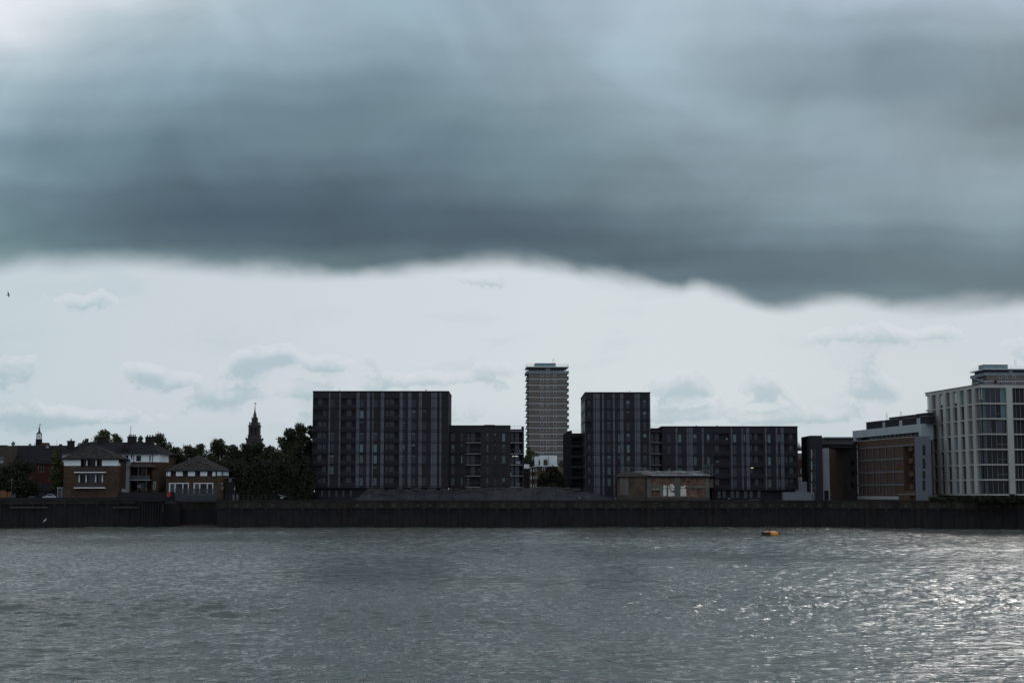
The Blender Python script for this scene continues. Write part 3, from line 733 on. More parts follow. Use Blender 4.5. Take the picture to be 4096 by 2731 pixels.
# ================================================================== beige tower blocks
def tower_block(name, label, x0f, Yf, x1f, xb, Yb, ytop_slab, pitch_px, y_band0, nfl, win_px, scale, plant, depth_right=None):
    a = at(x0f,1500,Yf); c = at(x1f,1500,Yf+1.0); b = at(xb,1500,Yb)
    F = Frame((a.x,a.y),(c.x,c.y)); S = Frame((b.x,b.y),(a.x,a.y)); dep = S.L
    t = thing(name, label, 'tower block', (a.x,a.y,GZ)); px = lambda x,y: F.px(x,y)
    zt = px(x0f+20,ytop_slab)[1]; xm = (x0f+x1f)/2
    e = 1.35*scale/1.0
    zb = [px(xm, y_band0+pitch_px*i)[1] for i in range(nfl+1)]
    zpt = px(xm, y_band0-34)[1]; zpb = px(xm, y_band0-22.5)[1]
    L = F.L
    # main brick body, inset on the balcony sides
    b0 = px(x0f+9.0,1600)[0]; b1 = L-px(x0f+7.0,1600)[0]
    ops = []; wl = []
    for i in range(nfl):
        for (wa,wb) in win_px:
            y = y_band0+pitch_px*i; u0 = px(wa,y)[0]; u1 = px(wb,y)[0]; z1 = px(wa,y-21.5)[1]; z0 = px(wa,y-11.4)[1]
            ops.append((u0,u1,z0,z1,.18)); wl.append((u0,u1,z0,z1,i))
    m = MB(); F.wall(m, b0, b1, GZ, zpt, ops); 
    P = lambda u,d: F.pt(u,d,0)[:2]
    m.build('front_wall', TBRK, t)
    m = MB(); q = [P(b0,.02),P(b1,.02),P(b1,dep-1),P(b0,dep-1)]
    for i,j in ((1,2),(2,3),(3,0)): m.poly([(*q[i],GZ),(*q[j],GZ),(*q[j],zpt),(*q[i],zpt)])
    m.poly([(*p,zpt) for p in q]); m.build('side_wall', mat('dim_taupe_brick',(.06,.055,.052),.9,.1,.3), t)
    r = random.Random(int(x0f))
    for (u0,u1,z0,z1,i) in wl:
        m = MB(); w=.13
        for (p0,p1,q0,q1) in ((u0,u1,z0,z0+w),(u0,u1,z1-w,z1),(u0,u0+w,z0+w,z1-w),(u1-w,u1,z0+w,z1-w)): F.box(m,p0,p1,-.04,.10,q0,q1)
        fr = m.build('window', TBAND, t)
        m = MB(); F.box(m,u0+w,u1-w,.08,.14,z0+w,z1-w); m.build('pane', r.choice([GLS,GLS,GLS,GLSG,PANEL]), fr)
    for i in range(nfl):
        m = MB(); z = zb[i]
        F.box(m, 0, L, -.10, dep-1.2, z-.12, z+.12); m.build('floor_slab', TBAND, t)
    # balcony fronts left and right
    for i in range(nfl):
        z = zb[i]+.13
        m = MB(); F.box(m, .3, b0-.25 if b0>1 else .8, -.04, .06, z, z+.95); F.box(m, .02, .12, .07, 2.2, z, z+.95); o = m.build('balcony_front', mat('dark_balcony_panel',(.035,.037,.045),.6,.15,.5), t)
        m = MB(); F.box(m, .01, .5, 4.0, 4.1, z, z+1.0)
        F.box(m, -.10, -.0, 2.4, 4.2, z, z+1.0); m.build('balcony_screen', PALE, t)
        m = MB(); F.box(m, b1+.06, L-.02, -.02, 3.4, z, z+1.2); m.build('balcony_front', mat('dark_balcony_panel',(.035,.037,.045)), t)
    # parapet band and oversailing roof slab
    m = MB()
    F.box(m, 0, L, -.18, dep-.5, zpb, zpt); m.build('parapet_band', PARA, t)
    z0 = zt-.42
    m = MB(); k=1.2
    F.box(m, k+.4, L-k-.6, 1.3, dep-2, zpt, z0); m.build('top_storey', mat('dark_top_storey',(.045,.048,.055),.8,.15,.5), t)
    m = MB(); u=px(x0f+ (x1f-x0f)*.51,1470)[0]; F.box(m, u-.9,u+.9,1.22,1.29,zpt+.3,z0-.1); m.build('top_window', PALE, t)
    m = MB(); F.box(m, 0, L, -.2, dep-.3, z0, zt); m.build('roof_slab', TBAND, t)
    # plant room and railing
    (pa,pb,py) = plant
    u0,u1 = px(pa,py+4)[0], px(pb,py+4)[0]; zz = px(pa,py)[1]
    m = MB(); F.box(m, u0, u1, 3, 9, zt+.02, zz); m.build('plant_room', TEAL, t)
    m = MB(); F.box(m, u0-.1, u1+.1, 2.8, 9.2, zz+.002, zz+.18); m.build('plant_room_roof', SLATE, t)
    m = MB(); zr = zt+1.05
    for z in (zt+.55, zr): F.box(m, .1, L-.1, .05, .10, z-.03, z+.03); F.box(m, .1, .15, .1, dep-.5, z-.03, z+.03); F.box(m, L-.15, L-.1, .1, dep-.5, z-.03, z+.03)
    for i in range(11): uu=.12+(L-.3)*i/10; F.box(m, uu, uu+.05, .05, .10, zt, zr)
    m.build('roof_railing', METAL, t)
    for (fx,hh,ww) in ((.64,2.2,.4),(.665,2.3,.4),(.17,.9,.9)):
        m = MB(); p = F.pt(L*fx,4,0); base = zz if fx>.3 else zt
        m.tube((p[0],p[1],base),(p[0],p[1],base+hh),.06,.04,5); m.tube((p[0]-ww/2,p[1],base+hh*.95),(p[0]+ww/2,p[1],base+hh*.95),.04,.04,4); m.build('aerial', DARK, t)
    return F, t
FT, tT = tower_block('tower_block', 'tall beige brick tower block with pale floor bands in the middle of the skyline', 2107, 640, 2275.3, 2093.6, 655, 1465, 24.31, 1516.5, 17, [(2162,2173.3),(2185.2,2196.6),(2214,2225.5)], 1.0, (2143,2225,1451.5))
FT2, tT2 = tower_block('tower_block', 'beige brick tower block top showing above the pale framed apartment building at the right edge', 3939, 650, 4150, 3879, 669, 1474, 23.6, 1524.5, 18, [(3996.5,4008),(4021,4032),(4051,4062)], 1.0, (3943,4041,1457))
# ================================================================== white roofed house between the blocks
def rectparts(F, t, name, m_, items, d0, d1, parent=None):
    for it in items:
        m = MB(); F.pbox(m, *it[:4], d0, d1); m.build(name, it[4] if len(it) > 4 else m_, parent or t)
a = at(2113,1860,588); b = at(2154,1860,540); c = at(2230,1860,540)
Fl = Frame((a.x,a.y),(b.x,b.y)); Ff = Frame((b.x,b.y),(c.x,c.y))
t = thing('brick_house', 'brown brick mansion block with white roof penthouse half hidden behind a dark tree', 'house', (b.x,b.y,GZ))
zt = Ff.px(2190,1861)[1]
winl = []
for (y0,y1) in ((1871.5,1885.5),(1902,1914),(1935,1947)):
    for (x0,x1) in ((2121,2126.5),(2131,2136.5),(2141.5,2147)): winl.append(Fl.rect(x0,y0+(2147-x0)*.05,x1,y1+(2147-x0)*.05))
winf = [Ff.rect(2169,1867,2186,1881.5)]
m = MB(); Fl.wall(m,0,Fl.L,GZ,zt,[(*w,.2) for w in winl]); Ff.wall(m,0,Ff.L,GZ,zt,[(*w,.2) for w in winf])
p = [Fl.pt(0,0,0),Fl.pt(Fl.L,0,0),Ff.pt(Ff.L,0,0),(Ff.pt(Ff.L,0,0)[0]+4,Ff.pt(Ff.L,48,0)[1],0)]
for i,j in ((2,3),(3,0)): m.poly([(p[i][0],p[i][1],GZ),(p[j][0],p[j][1],GZ),(p[j][0],p[j][1],zt),(p[i][0],p[i][1],zt)])
m.poly([(q[0],q[1],zt) for q in p]); m.build('wall', BRN, t)
for Fq, L_ in ((Fl, winl),(Ff, winf)):
    for (u0,u1,z0,z1) in L_:
        m = MB(); w=.14
        for bb in ((u0,u0+w,z0,z1),(u1-w,u1,z0,z1),((u0+u1)/2-w/2,(u0+u1)/2+w/2,z0,z1),(u0+w,u1-w,z1-w,z1)): Fq.box(m,bb[0],bb[1],-.03,.1,bb[2],bb[3])
        fr = m.build('window', WHITED, t); m = MB(); Fq.quad(m,u0,u1,.15,z0,z1); m.build('pane', GLS, fr)
m = MB(); Fl.box(m,-.4,Fl.L,-.45,.1,zt-.30,zt-.02); m.build('cornice', WHITE, t)
m = MB(); Ff.box(m,-.45,Ff.L+.4,-.45,.1,zt-.305,zt-.015); m.build('cornice', WHITE, t)
m = MB(); Ff.pbox(m,2140,1825,2160.5,1859.5,9,22); m.build('penthouse', WHITE, t)
m = MB(); u0,u1,z0,z1 = Ff.rect(2160.4,1819.5,2228,1859.5,6); Ff.box(m,u0,u1,6,22,zt,z1); m.build('penthouse', WHITE, t)
m = MB(); Ff.box(m,u0-.1,u1+.1,5.9,22.1,z1+.003,z1+.18); m.build('penthouse_roof_edge', SLATE, t)
def chimney(F, t, x0,y0,x1,y1,d,pots=3,dd=1.4,m_=None,seg=8):
    m = MB(); u0,u1,z0,z1 = F.rect(x0,y0,x1,y1,d); F.box(m,u0,u1,d,d+dd,z0,z1-.25); F.box(m,u0-.12,u1+.12,d-.12,d+dd+.12,z1-.249,z1)
    o = m.build('chimney', m_ or BRN, t)
    for i in range(pots):
        u = u0+(u1-u0)*(i+.5)/pots; q = F.pt(u,d+dd/2,0); m = MB(); m.lathe((q[0],q[1]),[(.2,z1+.002),(.16,z1+.5),(.2,z1+.55)],seg); m.build('chimney_pot', mat('clay_pot',(.07,.035,.03)), o)
chimney(Ff,t,2174.4,1841,2190.5,1862,1.0,3); chimney(Ff,t,2154.5,1844,2160.5,1862,.8,1)
m = MB(); 
for z in (.6,1.15): Ff.box(m,.1,Ff.L,.3,.36,zt+z-.04,zt+z)
for i in range(9): u=.1+(Ff.L-.2)*i/8; Ff.box(m,u,u+.05,.3,.35,zt,zt+1.12)
m.build('roof_railing', METAL, t)
m = MB(); q=Ff.pt(Ff.px(2195.5,1850)[0],5.8,0); m.tube((q[0],q[1],zt),(q[0],q[1],Ff.px(2195,1825,6)[1]),.09,.09,5); m.build('flue_pipe', METAL, t)
t = thing('low_white_building', 'small white walled building top beside the left end of the mansion block', 'house', (*at(2104,1880,560)[:2],GZ))
Fw = PF(2090,560,2113,560); m = MB(); Fw.pbox(m,2090,1873,2118,2000,0,8); m.build('brick_wall', DBR, t)
m = MB(); Fw.pbox(m,2090,1856,2117,1872.8,.01,8); m.build('white_wall', WHITE, t)
m = MB(); Fw.pbox(m,2086,1846,2140,1855.9,.5,8); m.build('roof', SLATE, t)
t = thing('slate_roofed_house', 'dark slate roofed house glimpsed right of the white penthouse under the beige tower', 'house', (*at(2245,1880,600)[:2],GZ))
Fw = PF(2228,600,2262,600); m = MB(); Fw.pbox(m,2228,1863,2270,2000,0,8); m.build('wall', BRN, t)
m = MB(); u0,u1,z0,z1 = Fw.rect(2226,1846,2272,1863,0)
m.hexa([Fw.pt(u0-.3,-.3,z0),Fw.pt(u1,-.3,z0),Fw.pt(u1,8.5,z0),Fw.pt(u0-.3,8.5,z0),Fw.pt(u0+1.8,4,z1),Fw.pt(u1-.5,4,z1),Fw.pt(u1-.5,4.4,z1),Fw.pt(u0+1.8,4.4,z1)]); m.build('roof', SLATE, t)
chimney(Fw,t,2241,1842,2249,1852,2.5,0)

# ================================================================== tarpaulin mound
def mound():
    t = thing('tarpaulin_mound', 'long low mound covered in black tarpaulin weighed down along the top, on the quay', 'mound', (*at(1900,1990,384)[:2],GZ))
    prof = [(1408,1996),(1430,1985),(1455,1962),(1480,1955),(1600,1954.5),(1760,1956),(1900,1955),(2040,1951),(2150,1948),(2250,1950),(2310,1957),(2370,1968),(2430,1981),(2478,1994)]
    nx, ny = 300, 26; rng = np.random.RandomState(4)
    pxs = np.linspace(1408,2478,nx); zr = np.interp(pxs,[p[0] for p in prof],[at(p[0],p[1],386).z-GZ for p in prof]); zr = np.maximum(zr,.02)
    X = np.array([at(p,1960,384).x for p in pxs])
    V = []
    dents = [(rng.uniform(X[0],X[-1]),rng.uniform(.2,.9),rng.uniform(.5,2.2),rng.uniform(-.12,.10),rng.uniform(-1,1)) for _ in range(150)]
    for j in range(ny):
        v = j/(ny-1); shape = min(1, (v/.60)**.85) if v < .60 else math.cos((v-.60)/.40*math.pi/2)
        Y = 378.6+v*13.5
        z = zr*shape
        w = np.zeros(nx)
        for (x,vv,r,a,sl) in dents: w += a*np.exp(-((X-x+sl*(v-vv)*4)/r)**2-((v-vv)/.22)**2)
        w += .05*np.sin(X*1.9+v*6)+.04*np.sin(X*4.3-v*9)+.03*np.sin(X*8.1+v*4)
        z = z+w*np.minimum(1,zr)*min(1,v*5)*(1 if v<.97 else 0)
        for i in range(nx): V.append((X[i],Y,GZ-.05+max(0,z[i])))
    m = MB(); m.v = V
    for j in range(ny-1):
        for i in range(nx-1): a = j*nx+i; m.f.append((a,a+1,a+nx+1,a+nx))
    m.build('tarpaulin', TARP, t, smooth=True)
    r = random.Random(3)
    for k in range(46):      # clods and weights along the crest
        px_ = r.uniform(1470,2330); z = np.interp(px_,[p[0] for p in prof],[at(p[0],p[1],386).z for p in prof]); q = at(px_,1960,386.4)
        m = MB(); w = r.uniform(.3,1.1); h = r.uniform(.08,.25)
        m.hexa([(q.x-w,385.9,z-.2),(q.x+w,386,z-.2),(q.x+w,387,z-.2),(q.x-w,387,z-.2),(q.x-w*.8,386.1,z+h*.7),(q.x+w*.6,386.2,z+h),(q.x+w*.7,386.8,z+h*.8),(q.x-w*.7,386.8,z+h*.6)]); m.build('weight', mat('clod',(.035,.032,.028),.95,.3,2), t)
    for k in range(16):      # ropes over the sheet
        px_ = 1500+k*55+r.uniform(-15,15); q = at(px_,1960,384); z1 = np.interp(px_,[p[0] for p in prof],[at(p[0],p[1],386).z for p in prof])
        m = MB(); last = (q.x+r.uniform(-1,1),378.8,GZ+.1); 
        for s in (.25,.5,.75,1.0):
            shape = min(1,(s)**.85); cur = (last[0]+r.uniform(-.3,.3),378.6+s*8.1,GZ+.05+(z1-GZ)*shape+.04); m.tube(last,cur,.05,.05,4); last = cur
        m.build('rope', BLACKR, t)
mound()

# ================================================================== ruined brick shed
def shed():
    c = lambda a: 2440+a/5.345
    y_ = lambda b: 1840+b/5.345
    F = PF(2479,383,2837,383,1950)
    t = thing('ruined_shed', 'derelict brick and concrete shed with patched rusty roof on the quay', 'shed', (*F.pt(F.L/2,0,0)[:2],GZ))
    R = lambda x0,y0,x1,y1: F.rect(c(x0),y_(y0),c(x1),y_(y1))
    zt = F.px(2650,1905)[1]
    uL = F.px(c(790),1950)[0]
    m = MB(); ops = [(*R(885,545,1065,770),.5)]
    F.wall(m, uL, F.L, GZ, zt, ops, back=True); F.body(m, 0, F.L+1.5, 9, GZ, zt); m.build('brick_wall', RBRW, t)
    m = MB(); F.box(m, 0, uL-.01, .25, .6, GZ, zt+.5); m.build('end_bay_wall', mat('sooty_render',(.05,.042,.036),.9,.3,.8), t)
    for (a,b,cc,d,mm) in ((212,390,296,750,None),(302,390,398,750,None)):
        u0,u1,z0,z1 = R(a,b,cc,d); m = MB(); F.box(m,u0,u1,.10,.24,z0,z1); m.build('sheet_panel', mat('dull_mauve_sheet',(.085,.074,.074),.8,.2,.8), t)
    u0,u1,z0,z1 = R(412,372,752,812); m = MB(); F.box(m,u0,u1,.14,.24,z0,z1)
    for i in range(14): q=u0+(u1-u0)*i/14; F.box(m,q,q+.04,.10,.139,z0,z1)
    m.build('sliding_door', mat('rusty_brown_door',(.050,.038,.030),.8,.4,.35,rgb2=(.062,.044,.032)), t)
    for (a,b,cc,d) in ((790,375,886,815),(1382,370,1500,815),(2042,395,2120,815)):
        u0,u1,z0,z1 = R(a,b,cc,d); m = MB(); F.box(m,u0,u1,-.22,-.003,GZ,z1)
        F.box(m,u0-.15,u1+.15,-.3,-.221,z1-.9,z1-.2) if False else None
        m.build('concrete_column', CONCD, t)
    for (a,b,cc,d,mm,dd) in ((887,545,1063,600,CONCD,.04),(885,602,1063,640,mat('pale_lintel',(.16,.15,.14),.9,.3,1),.10),(1066,540,1135,768,CONCD,.05),
        (1137,600,1213,768,RUSTP,.05),(1142,536,1213,598,RUSTP,.055),(1240,600,1420,768,RUSTP,.05),(1243,540,1420,598,RUSTP,.06),(1285,510,1345,541,RUSTP,.045),(1502,603,1630,768,RUSTP,.05),(1503,560,1600,600,RUSTP,.055),(1570,542,1632,562,RUSTP,.045),
        (1632,545,2040,598,CONCD,.06),(1214,600,1239,775,REDT,.09)):
        u0,u1,z0,z1 = R(a,b,cc,d); m = MB(); F.box(m,u0,u1,-dd,-.003,z0,z1)
        m.build('plaster_patch' if mm is RUSTP else ('door_post' if mm is REDT else 'concrete_panel'), mm, t)
    m = MB(); u0,u1,z0,z1 = R(1135,596,2035,601); F.box(m,u0,u1,-.14,-.101,z0,z1); m.build('conduit', TRIM, t)
    m = MB(); u0,u1,z0,z1 = R(1338,650,1385,682); F.box(m,u0,u1,-.2,-.063,z0,z1); m.build('wall_box', TRIM, t)
    m = MB(); u0,u1,z0,z1 = R(800,770,2040,800); F.box(m,uL+.02,F.L,-.35,-.221,GZ,z0+.1); m.build('plinth', mat('rubble_plinth',(.05,.042,.038),.95,.4,1.5), t)
    m = MB(); u0,u1,z0,z1 = R(2122,400,2215,585); F.box(m,u0,u1,.3,6,z0,z1); m.build('side_lean_to', RBRW, t)
    # roof: main slope plus hipped bay at the left
    ze = F.px(2650,1901.5)[1]; zr = F.px(2650,1883.5,5)[1]; ue0 = F.px(c(690),1900)[0]; ue1 = F.px(c(2215),1900)[0]
    m = MB(); m.hexa([F.pt(ue0+1.0,-.7,ze-.15),F.pt(ue1,-.7,ze-.15),F.pt(ue1,9.5,ze-.15),F.pt(ue0-2,9.5,ze-.15),F.pt(ue0-1.0,4.6,zr),F.pt(F.px(c(1965),1885)[0],4.6,zr),F.pt(F.px(c(1965),1885)[0],5,zr),F.pt(ue0-1.0,5,zr)])
    rf = m.build('roof', RUSTM, t)
    ul = F.px(c(135),1903)[0]; ua = F.px(c(270),1885,2)[0]; ub = F.px(c(660),1890)[0]
    m = MB(); m.hexa([F.pt(ul,-.3,ze-.25),F.pt(ue0+1.0,-.35,ze-.2),F.pt(ue0,9,ze-.2),F.pt(ul,9,ze-.25),F.pt(ua,2.6,zr-.1),F.pt(ub,2.3,zr-.45),F.pt(ub,5,zr-.1),F.pt(ua,5,zr-.1)])
    m.build('hipped_end_roof', mat('dark_rusty_roof',(.035,.030,.030),.8,.3,.8), t)
    m = MB(); F.box(m, ue0+.9, ue1, -.74, -.70, ze-.42, ze-.02); F.box(m, 0, F.L+1.5, .02, .2, zt-.01, ze-.2); m.build('fascia', TRIM, t)
    r = random.Random(9)
    slope = lambda f: (-.7+5.3*f, ze-.15+(zr-ze+.15)*f)
    for (a,f0,w,h) in ((480,.78,140,.10),(640,.95,60,.04),(700,.85,150,.10),(830,.60,130,.10),(1010,.80,80,.10),(1200,.78,100,.10),(1350,.80,110,.10),(1460,.86,140,.08),(1530,.72,100,.1),(1800,.93,160,.05),(1690,.50,90,.07),(1780,.25,190,.14),(860,.08,560,.10),(1440,.06,420,.10),(2030,.06,90,.10),(1900,.18,90,.10),(1860,.06,110,.07)):
        u0 = F.px(c(a),1890)[0]; u1 = F.px(c(a+w),1890)[0]; f1 = min(.99,f0+h); d0,z0 = slope(f0); d1,z1 = slope(f1); s = .5
        if a < 690: z0 -= .0
        m = MB(); m.hexa([F.pt(u0+s,d0,z0+.02),F.pt(u1+s,d0,z0+.02),F.pt(u1,d1,z1+.02),F.pt(u0,d1,z1+.02),F.pt(u0+s,d0,z0+.06),F.pt(u1+s,d0,z0+.06),F.pt(u1,d1,z1+.06),F.pt(u0,d1,z1+.06)]); m.build('pale_sheet', ROOFL, rf)
    m = MB(); zq = F.px(2700,1882,0)[1]
    u0, u1 = F.px(c(740),1885)[0], F.px(c(1960),1885)[0]
    F.box(m,u0,u1,-.62,-.57,zq-.05,zq)
    for a in (740,836,1033,1165,1350,1528,1738,1898): u = F.px(c(a),1890)[0]; F.box(m,u-.03,u+.03,-.62,-.57,ze-.2,zq)
    m.build('edge_railing', METAL, t)
    m = MB()
    def P(a,b,d): u,z = F.px(c(a),y_(b),d); return F.pt(u,d,z)
    for (a,b,cc,d) in ((285,140,540,163),(285,145,350,172),(290,195,350,225),(540,163,690,172),(690,172,775,220),(775,215,930,226),(683,140,683,235),(285,140,285,240)): m.tube(P(a,b,2.4),P(cc,d,2.4),.05,.05,4)
    m.build('scaffold_poles', METAL, t)
    t2 = thing('scaffold', 'scaffold tower with torn teal debris netting at the right end of the derelict shed', 'scaffold', (*F.pt(F.L,3,0)[:2],GZ))
    m = MB()
    for a in (1975,2060,2125,2190):
        for d in (1.5,4): p,q = P(a,60+(a%7)*4,d),P(a,815,d); m.tube(p,(p[0],p[1],GZ),.045,.045,4)
    for (a,b,cc,d) in ((1975,108,2200,108),(1975,200,2200,205),(2060,170,2190,235),(2010,230,2120,205),(2000,215,2100,215),(2060,225,2210,300),(2090,175,2180,290)): m.tube(P(a,b,1.5),P(cc,d,1.5),.05,.05,4)
    m.build('poles', METAL, t2)
    net = mat('teal_netting',(.03,.058,.06),.9,.4,1.0,sp_thr=(.4,.6)); r = random.Random(2)
    for (a,b,cc,d) in ((1985,110,2060,215),(2062,90,2125,230),(2126,70,2188,215),(1240-5,30,1240-5,30)):
        if a == cc: continue
        p0,p1 = P(a,b,1.45),P(cc,d,1.45); m = MB(); k = 6
        for i in range(k):
            xa = p0[0]+(p1[0]-p0[0])*i/k; xb = p0[0]+(p1[0]-p0[0])*(i+1)/k; y = p0[1]+.12*math.sin(i*2.1); yb = p0[1]+.12*math.sin((i+1)*2.1)
            za = p0[2]-r.random()*.5
            m.hexa([(xa,y,p1[2]),(xb,yb,p1[2]),(xb,yb+.03,p1[2]),(xa,y+.03,p1[2]),(xa,y,za),(xb,yb,za),(xb,yb+.03,za),(xa,y+.03,za)])
        m.build('netting', net, t2)
shed()

# ================================================================== right hand group
# shipping container
Fk = PF(3135,381,3257,381,1980)
t = thing('shipping_container', 'light grey corrugated shipping container on the quay at the right end of the black wing', 'container', (*Fk.pt(Fk.L/2,0,0)[:2],GZ))
zt = Fk.px(3190,1967.5)[1]; m = MB(); k=int(Fk.L/.3)
for i in range(k):
    u=Fk.L*i/k; w=Fk.L/k
    prof=[(u,0),(u+w*.3,0),(u+w*.5,.09),(u+w*.8,.09),(u+w,0)]
    for a_,b_ in zip(prof[:-1],prof[1:]): m.poly([Fk.pt(a_[0],a_[1],GZ+.15),Fk.pt(b_[0],b_[1],GZ+.15),Fk.pt(b_[0],b_[1],zt-.12),Fk.pt(a_[0],a_[1],zt-.12)])
Fk.box(m,0,Fk.L,.1,2.4,GZ+.1,zt-.03); m.build('corrugated_wall', CONT, t)
m = MB()
for u in (0,Fk.L-.15): Fk.box(m,u,u+.15,-.03,-.002,GZ,zt)
Fk.box(m,.151,Fk.L-.151,-.03,-.002,zt-.14,zt); Fk.box(m,.151,Fk.L-.151,-.03,-.002,GZ,GZ+.16); m.build('frame', CONT, t)
m = MB(); Fk.box(m,2.0,3.2,.4,1.0,zt-.02,zt+.12); Fk.box(m,Fk.L-.5,Fk.L-.35,-.06,-.031,GZ+.4,zt-.6); m.build('fitting', TRIM, t)
# hoarding
Fh = PF(3180,390,3228,390,1940)
t = thing('site_hoarding', 'plain blue grey hoarding standing behind the shipping container', 'hoarding', (*Fh.pt(1.5,0,0)[:2],GZ))
m = MB(); Fh.pbox(m,3195,1926,3228,2001,0,.2); m.build('tall_panel', GREYW, t); m = MB(); Fh.pbox(m,3184,1959,3194.7,2001,0,.2); m.build('low_panel', GREYW, t)
# old red brick building in the gap
Fo = PF(3188,450,3232,450,1880)
t = thing('red_brick_building', 'old red brick building with white sash windows in the gap behind the hoarding', 'house', (*Fo.pt(2,0,0)[:2],GZ))
u0,u1,z0,z1 = Fo.rect(3186,1836,3234,2000); m = MB(); Fo.box(m,u0,u1,0,10,GZ,z1); m.build('wall', RED, t)
m = MB(); a_,b_,c_,d_ = Fo.rect(3186,1812,3234,1836); Fo.box(m,a_,b_,.5,9,c_+.002,d_); m.build('mansard_roof', PANEL, t)
m = MB(); Fo.pbox(m,3210,1824,3216,1834,.4,.49); m.build('dormer_window', GLS, t)
m = MB(); Fo.pbox(m,3186,1893.5,3234,1896,-.1,-.003); m.build('string_course', TAN, t)
for (x0,y0,x1,y1) in [(3202,1876,3209.5,1892),(3221,1876,3226.5,1892),(3193,1908,3197,1924),(3201.5,1908,3207.5,1924),(3212.5,1908,3219,1924),(3224,1908,3229,1924)]:
    q = Fo.rect(x0,y0,x1,y1); m = MB(); Fo.box(m,q[0],q[1],-.06,-.003,q[2],q[3]); w = m.build('window', WHITED, t)
    m = MB(); mm_=(q[2]+q[3])/2
    for zz in ((q[2]+.12,mm_-.05),(mm_+.05,q[3]-.12)): Fo.box(m,q[0]+.12,q[1]-.12,-.09,-.061,*zz)
    m.build('pane', GLS, w)
# dark stair tower with strip windows
YT = 392
a = at(3223.5,1850,402); b = at(3242,1850,YT); c_ = at(3290.5,1850,YT)
Fs = Frame((a.x,a.y),(b.x,b.y)); Ff = Frame((b.x,b.y),(c_.x,c_.y))
t = thing('stair_tower', 'tall near black stair tower with a column of paired windows', 'tower', (b.x,b.y,GZ)); zt = Ff.px(3260,1741.5)[1]
wins = [Ff.rect(3244,y0,3261,y1) for y0,y1 in ((1797,1834),(1841.5,1878.5),(1887,1924),(1932.5,1968),(1977,1996))]
m = MB(); Fs.wall(m,0,Fs.L,GZ,zt); Ff.wall(m,0,Ff.L,GZ,zt,[(*w,.25) for w in wins]); Ff.body(m,0,Ff.L,12,GZ,zt,left=False)
q=[Fs.pt(0,0,0),Fs.pt(Fs.L,0,0),Ff.pt(0,12,0)]; m.poly([(p[0],p[1],zt) for p in q]); m.build('wall', BLK, t)
for (u0,u1,z0,z1) in wins:
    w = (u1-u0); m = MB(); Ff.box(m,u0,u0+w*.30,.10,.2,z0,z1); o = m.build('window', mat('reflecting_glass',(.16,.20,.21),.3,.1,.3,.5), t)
    m = MB(); Ff.box(m,u0+w*.31,u1,.14,.2,z0,z1); m.build('pane', GLS2, o)
    m = MB(); zc_=(z0+z1)/2; Ff.box(m,u0+w*.3,u1,.08,.13,zc_-.05,zc_+.05); Ff.box(m,u0+w*.3,u1,.08,.13,z1-.08,z1); Ff.box(m,u1-.07,u1,.05,.079,z0,z1); m.build('glazing_bar', METAL, o)
# pale wall with door, flat roofed block behind
Fp = PF(3285,396,3318,396,1850)
t = thing('pale_rendered_building', 'narrow pale grey rendered wall with dark door between stair tower and brick block', 'apartment building', (*Fp.pt(1,0,0)[:2],GZ))
m = MB(); u0,u1,z0,z1 = Fp.rect(3285.5,1792,3318,2001); dr = Fp.rect(3297,1961,3316,2001)
Fp.wall(m,u0,u1,GZ,z1,[(dr[0],dr[1]-.1,GZ+.01,dr[3],.4)]); Fp.body(m,u0,u1,10,GZ,z1); m.build('wall', GREYW2, t)
m = MB(); Fp.quad(m,dr[0],dr[1],.38,GZ,dr[3]); m.build('door', BLK, t)
m = MB(); q=Fp.rect(3290.6,1776.5,3412,1791); Fp.box(m,q[0],q[1],.4,9,q[2],q[3]); m.build('recessed_storey', BLK2, t)
m = MB(); q=Fp.rect(3289,1752,3414,1776.4); Fp.box(m,q[0],q[1],.0,9,q[2],q[3]); m.build('upper_wall', mat('grey_brown_render',(.060,.058,.058),.85,.1,.3), t)
m = MB(); q=Fp.rect(3291,1747.5,3416,1751.8); Fp.box(m,q[0]+.4,q[1],-.9,9.5,q[2]+.01,q[3]); m.build('roof_slab', GREYW2, t)
m = MB(); q=Fp.px(3281,1850); Fp.box(m,q[0]-.08,q[0]+.08,-3.9,-3.8,GZ,Fp.px(3281,1813)[1]); m.build('downpipe', METAL, t)
# tan and dark brick block + long brick apartment building
A3 = at(3430,1850,399); B3 = at(3658.7,1850,366); F3 = Frame((A3.x,A3.y),(B3.x,B3.y))
p0 = at(3313,1850,411); p1 = at(3372,1850,398.6)
F6 = Frame((p0.x,p0.y),(p1.x,p1.y)); F6b = Frame((p1.x,p1.y),(A3.x-.02,A3.y))
t = thing('brick_block', 'windowless tan brick corner block left of the long brick apartment building', 'apartment building', (p1.x,p1.y,GZ)); zt = F6.px(3370,1766)[1]
m = MB(); F6.wall(m,0,F6.L,GZ,zt); m.build('tan_wall', TAN, t)
m = MB(); wq = [F6b.rect(3407,1797,3419,1818),F6b.rect(3420,1797,3429,1818)]+[F6b.rect(3405,1840+45*i,3416,1862+45*i) for i in range(3)]
F6b.wall(m,0,F6b.L,GZ,zt,[(*w,.3) for w in wq]); q=[F6.pt(0,0,0),F6.pt(F6.L,0,0),F6b.pt(F6b.L,0,0),F6b.pt(F6b.L,11.5,0)]
m.poly([(p[0],p[1],zt) for p in q]); m.poly([(q[3][0],q[3][1],GZ),(q[0][0],q[0][1],GZ),(q[0][0],q[0][1],zt),(q[3][0],q[3][1],zt)]); m.build('dark_wall', DBR, t)
for w in wq:
    m = MB(); F6b.quad(m,w[0],w[1],.2,w[2],w[3]); F6b.box(m,w[0],w[0]+.12,.1,.19,w[2],w[3]); m.build('window', GLSG if w[3]>wq[0][2] else GLS2, t)
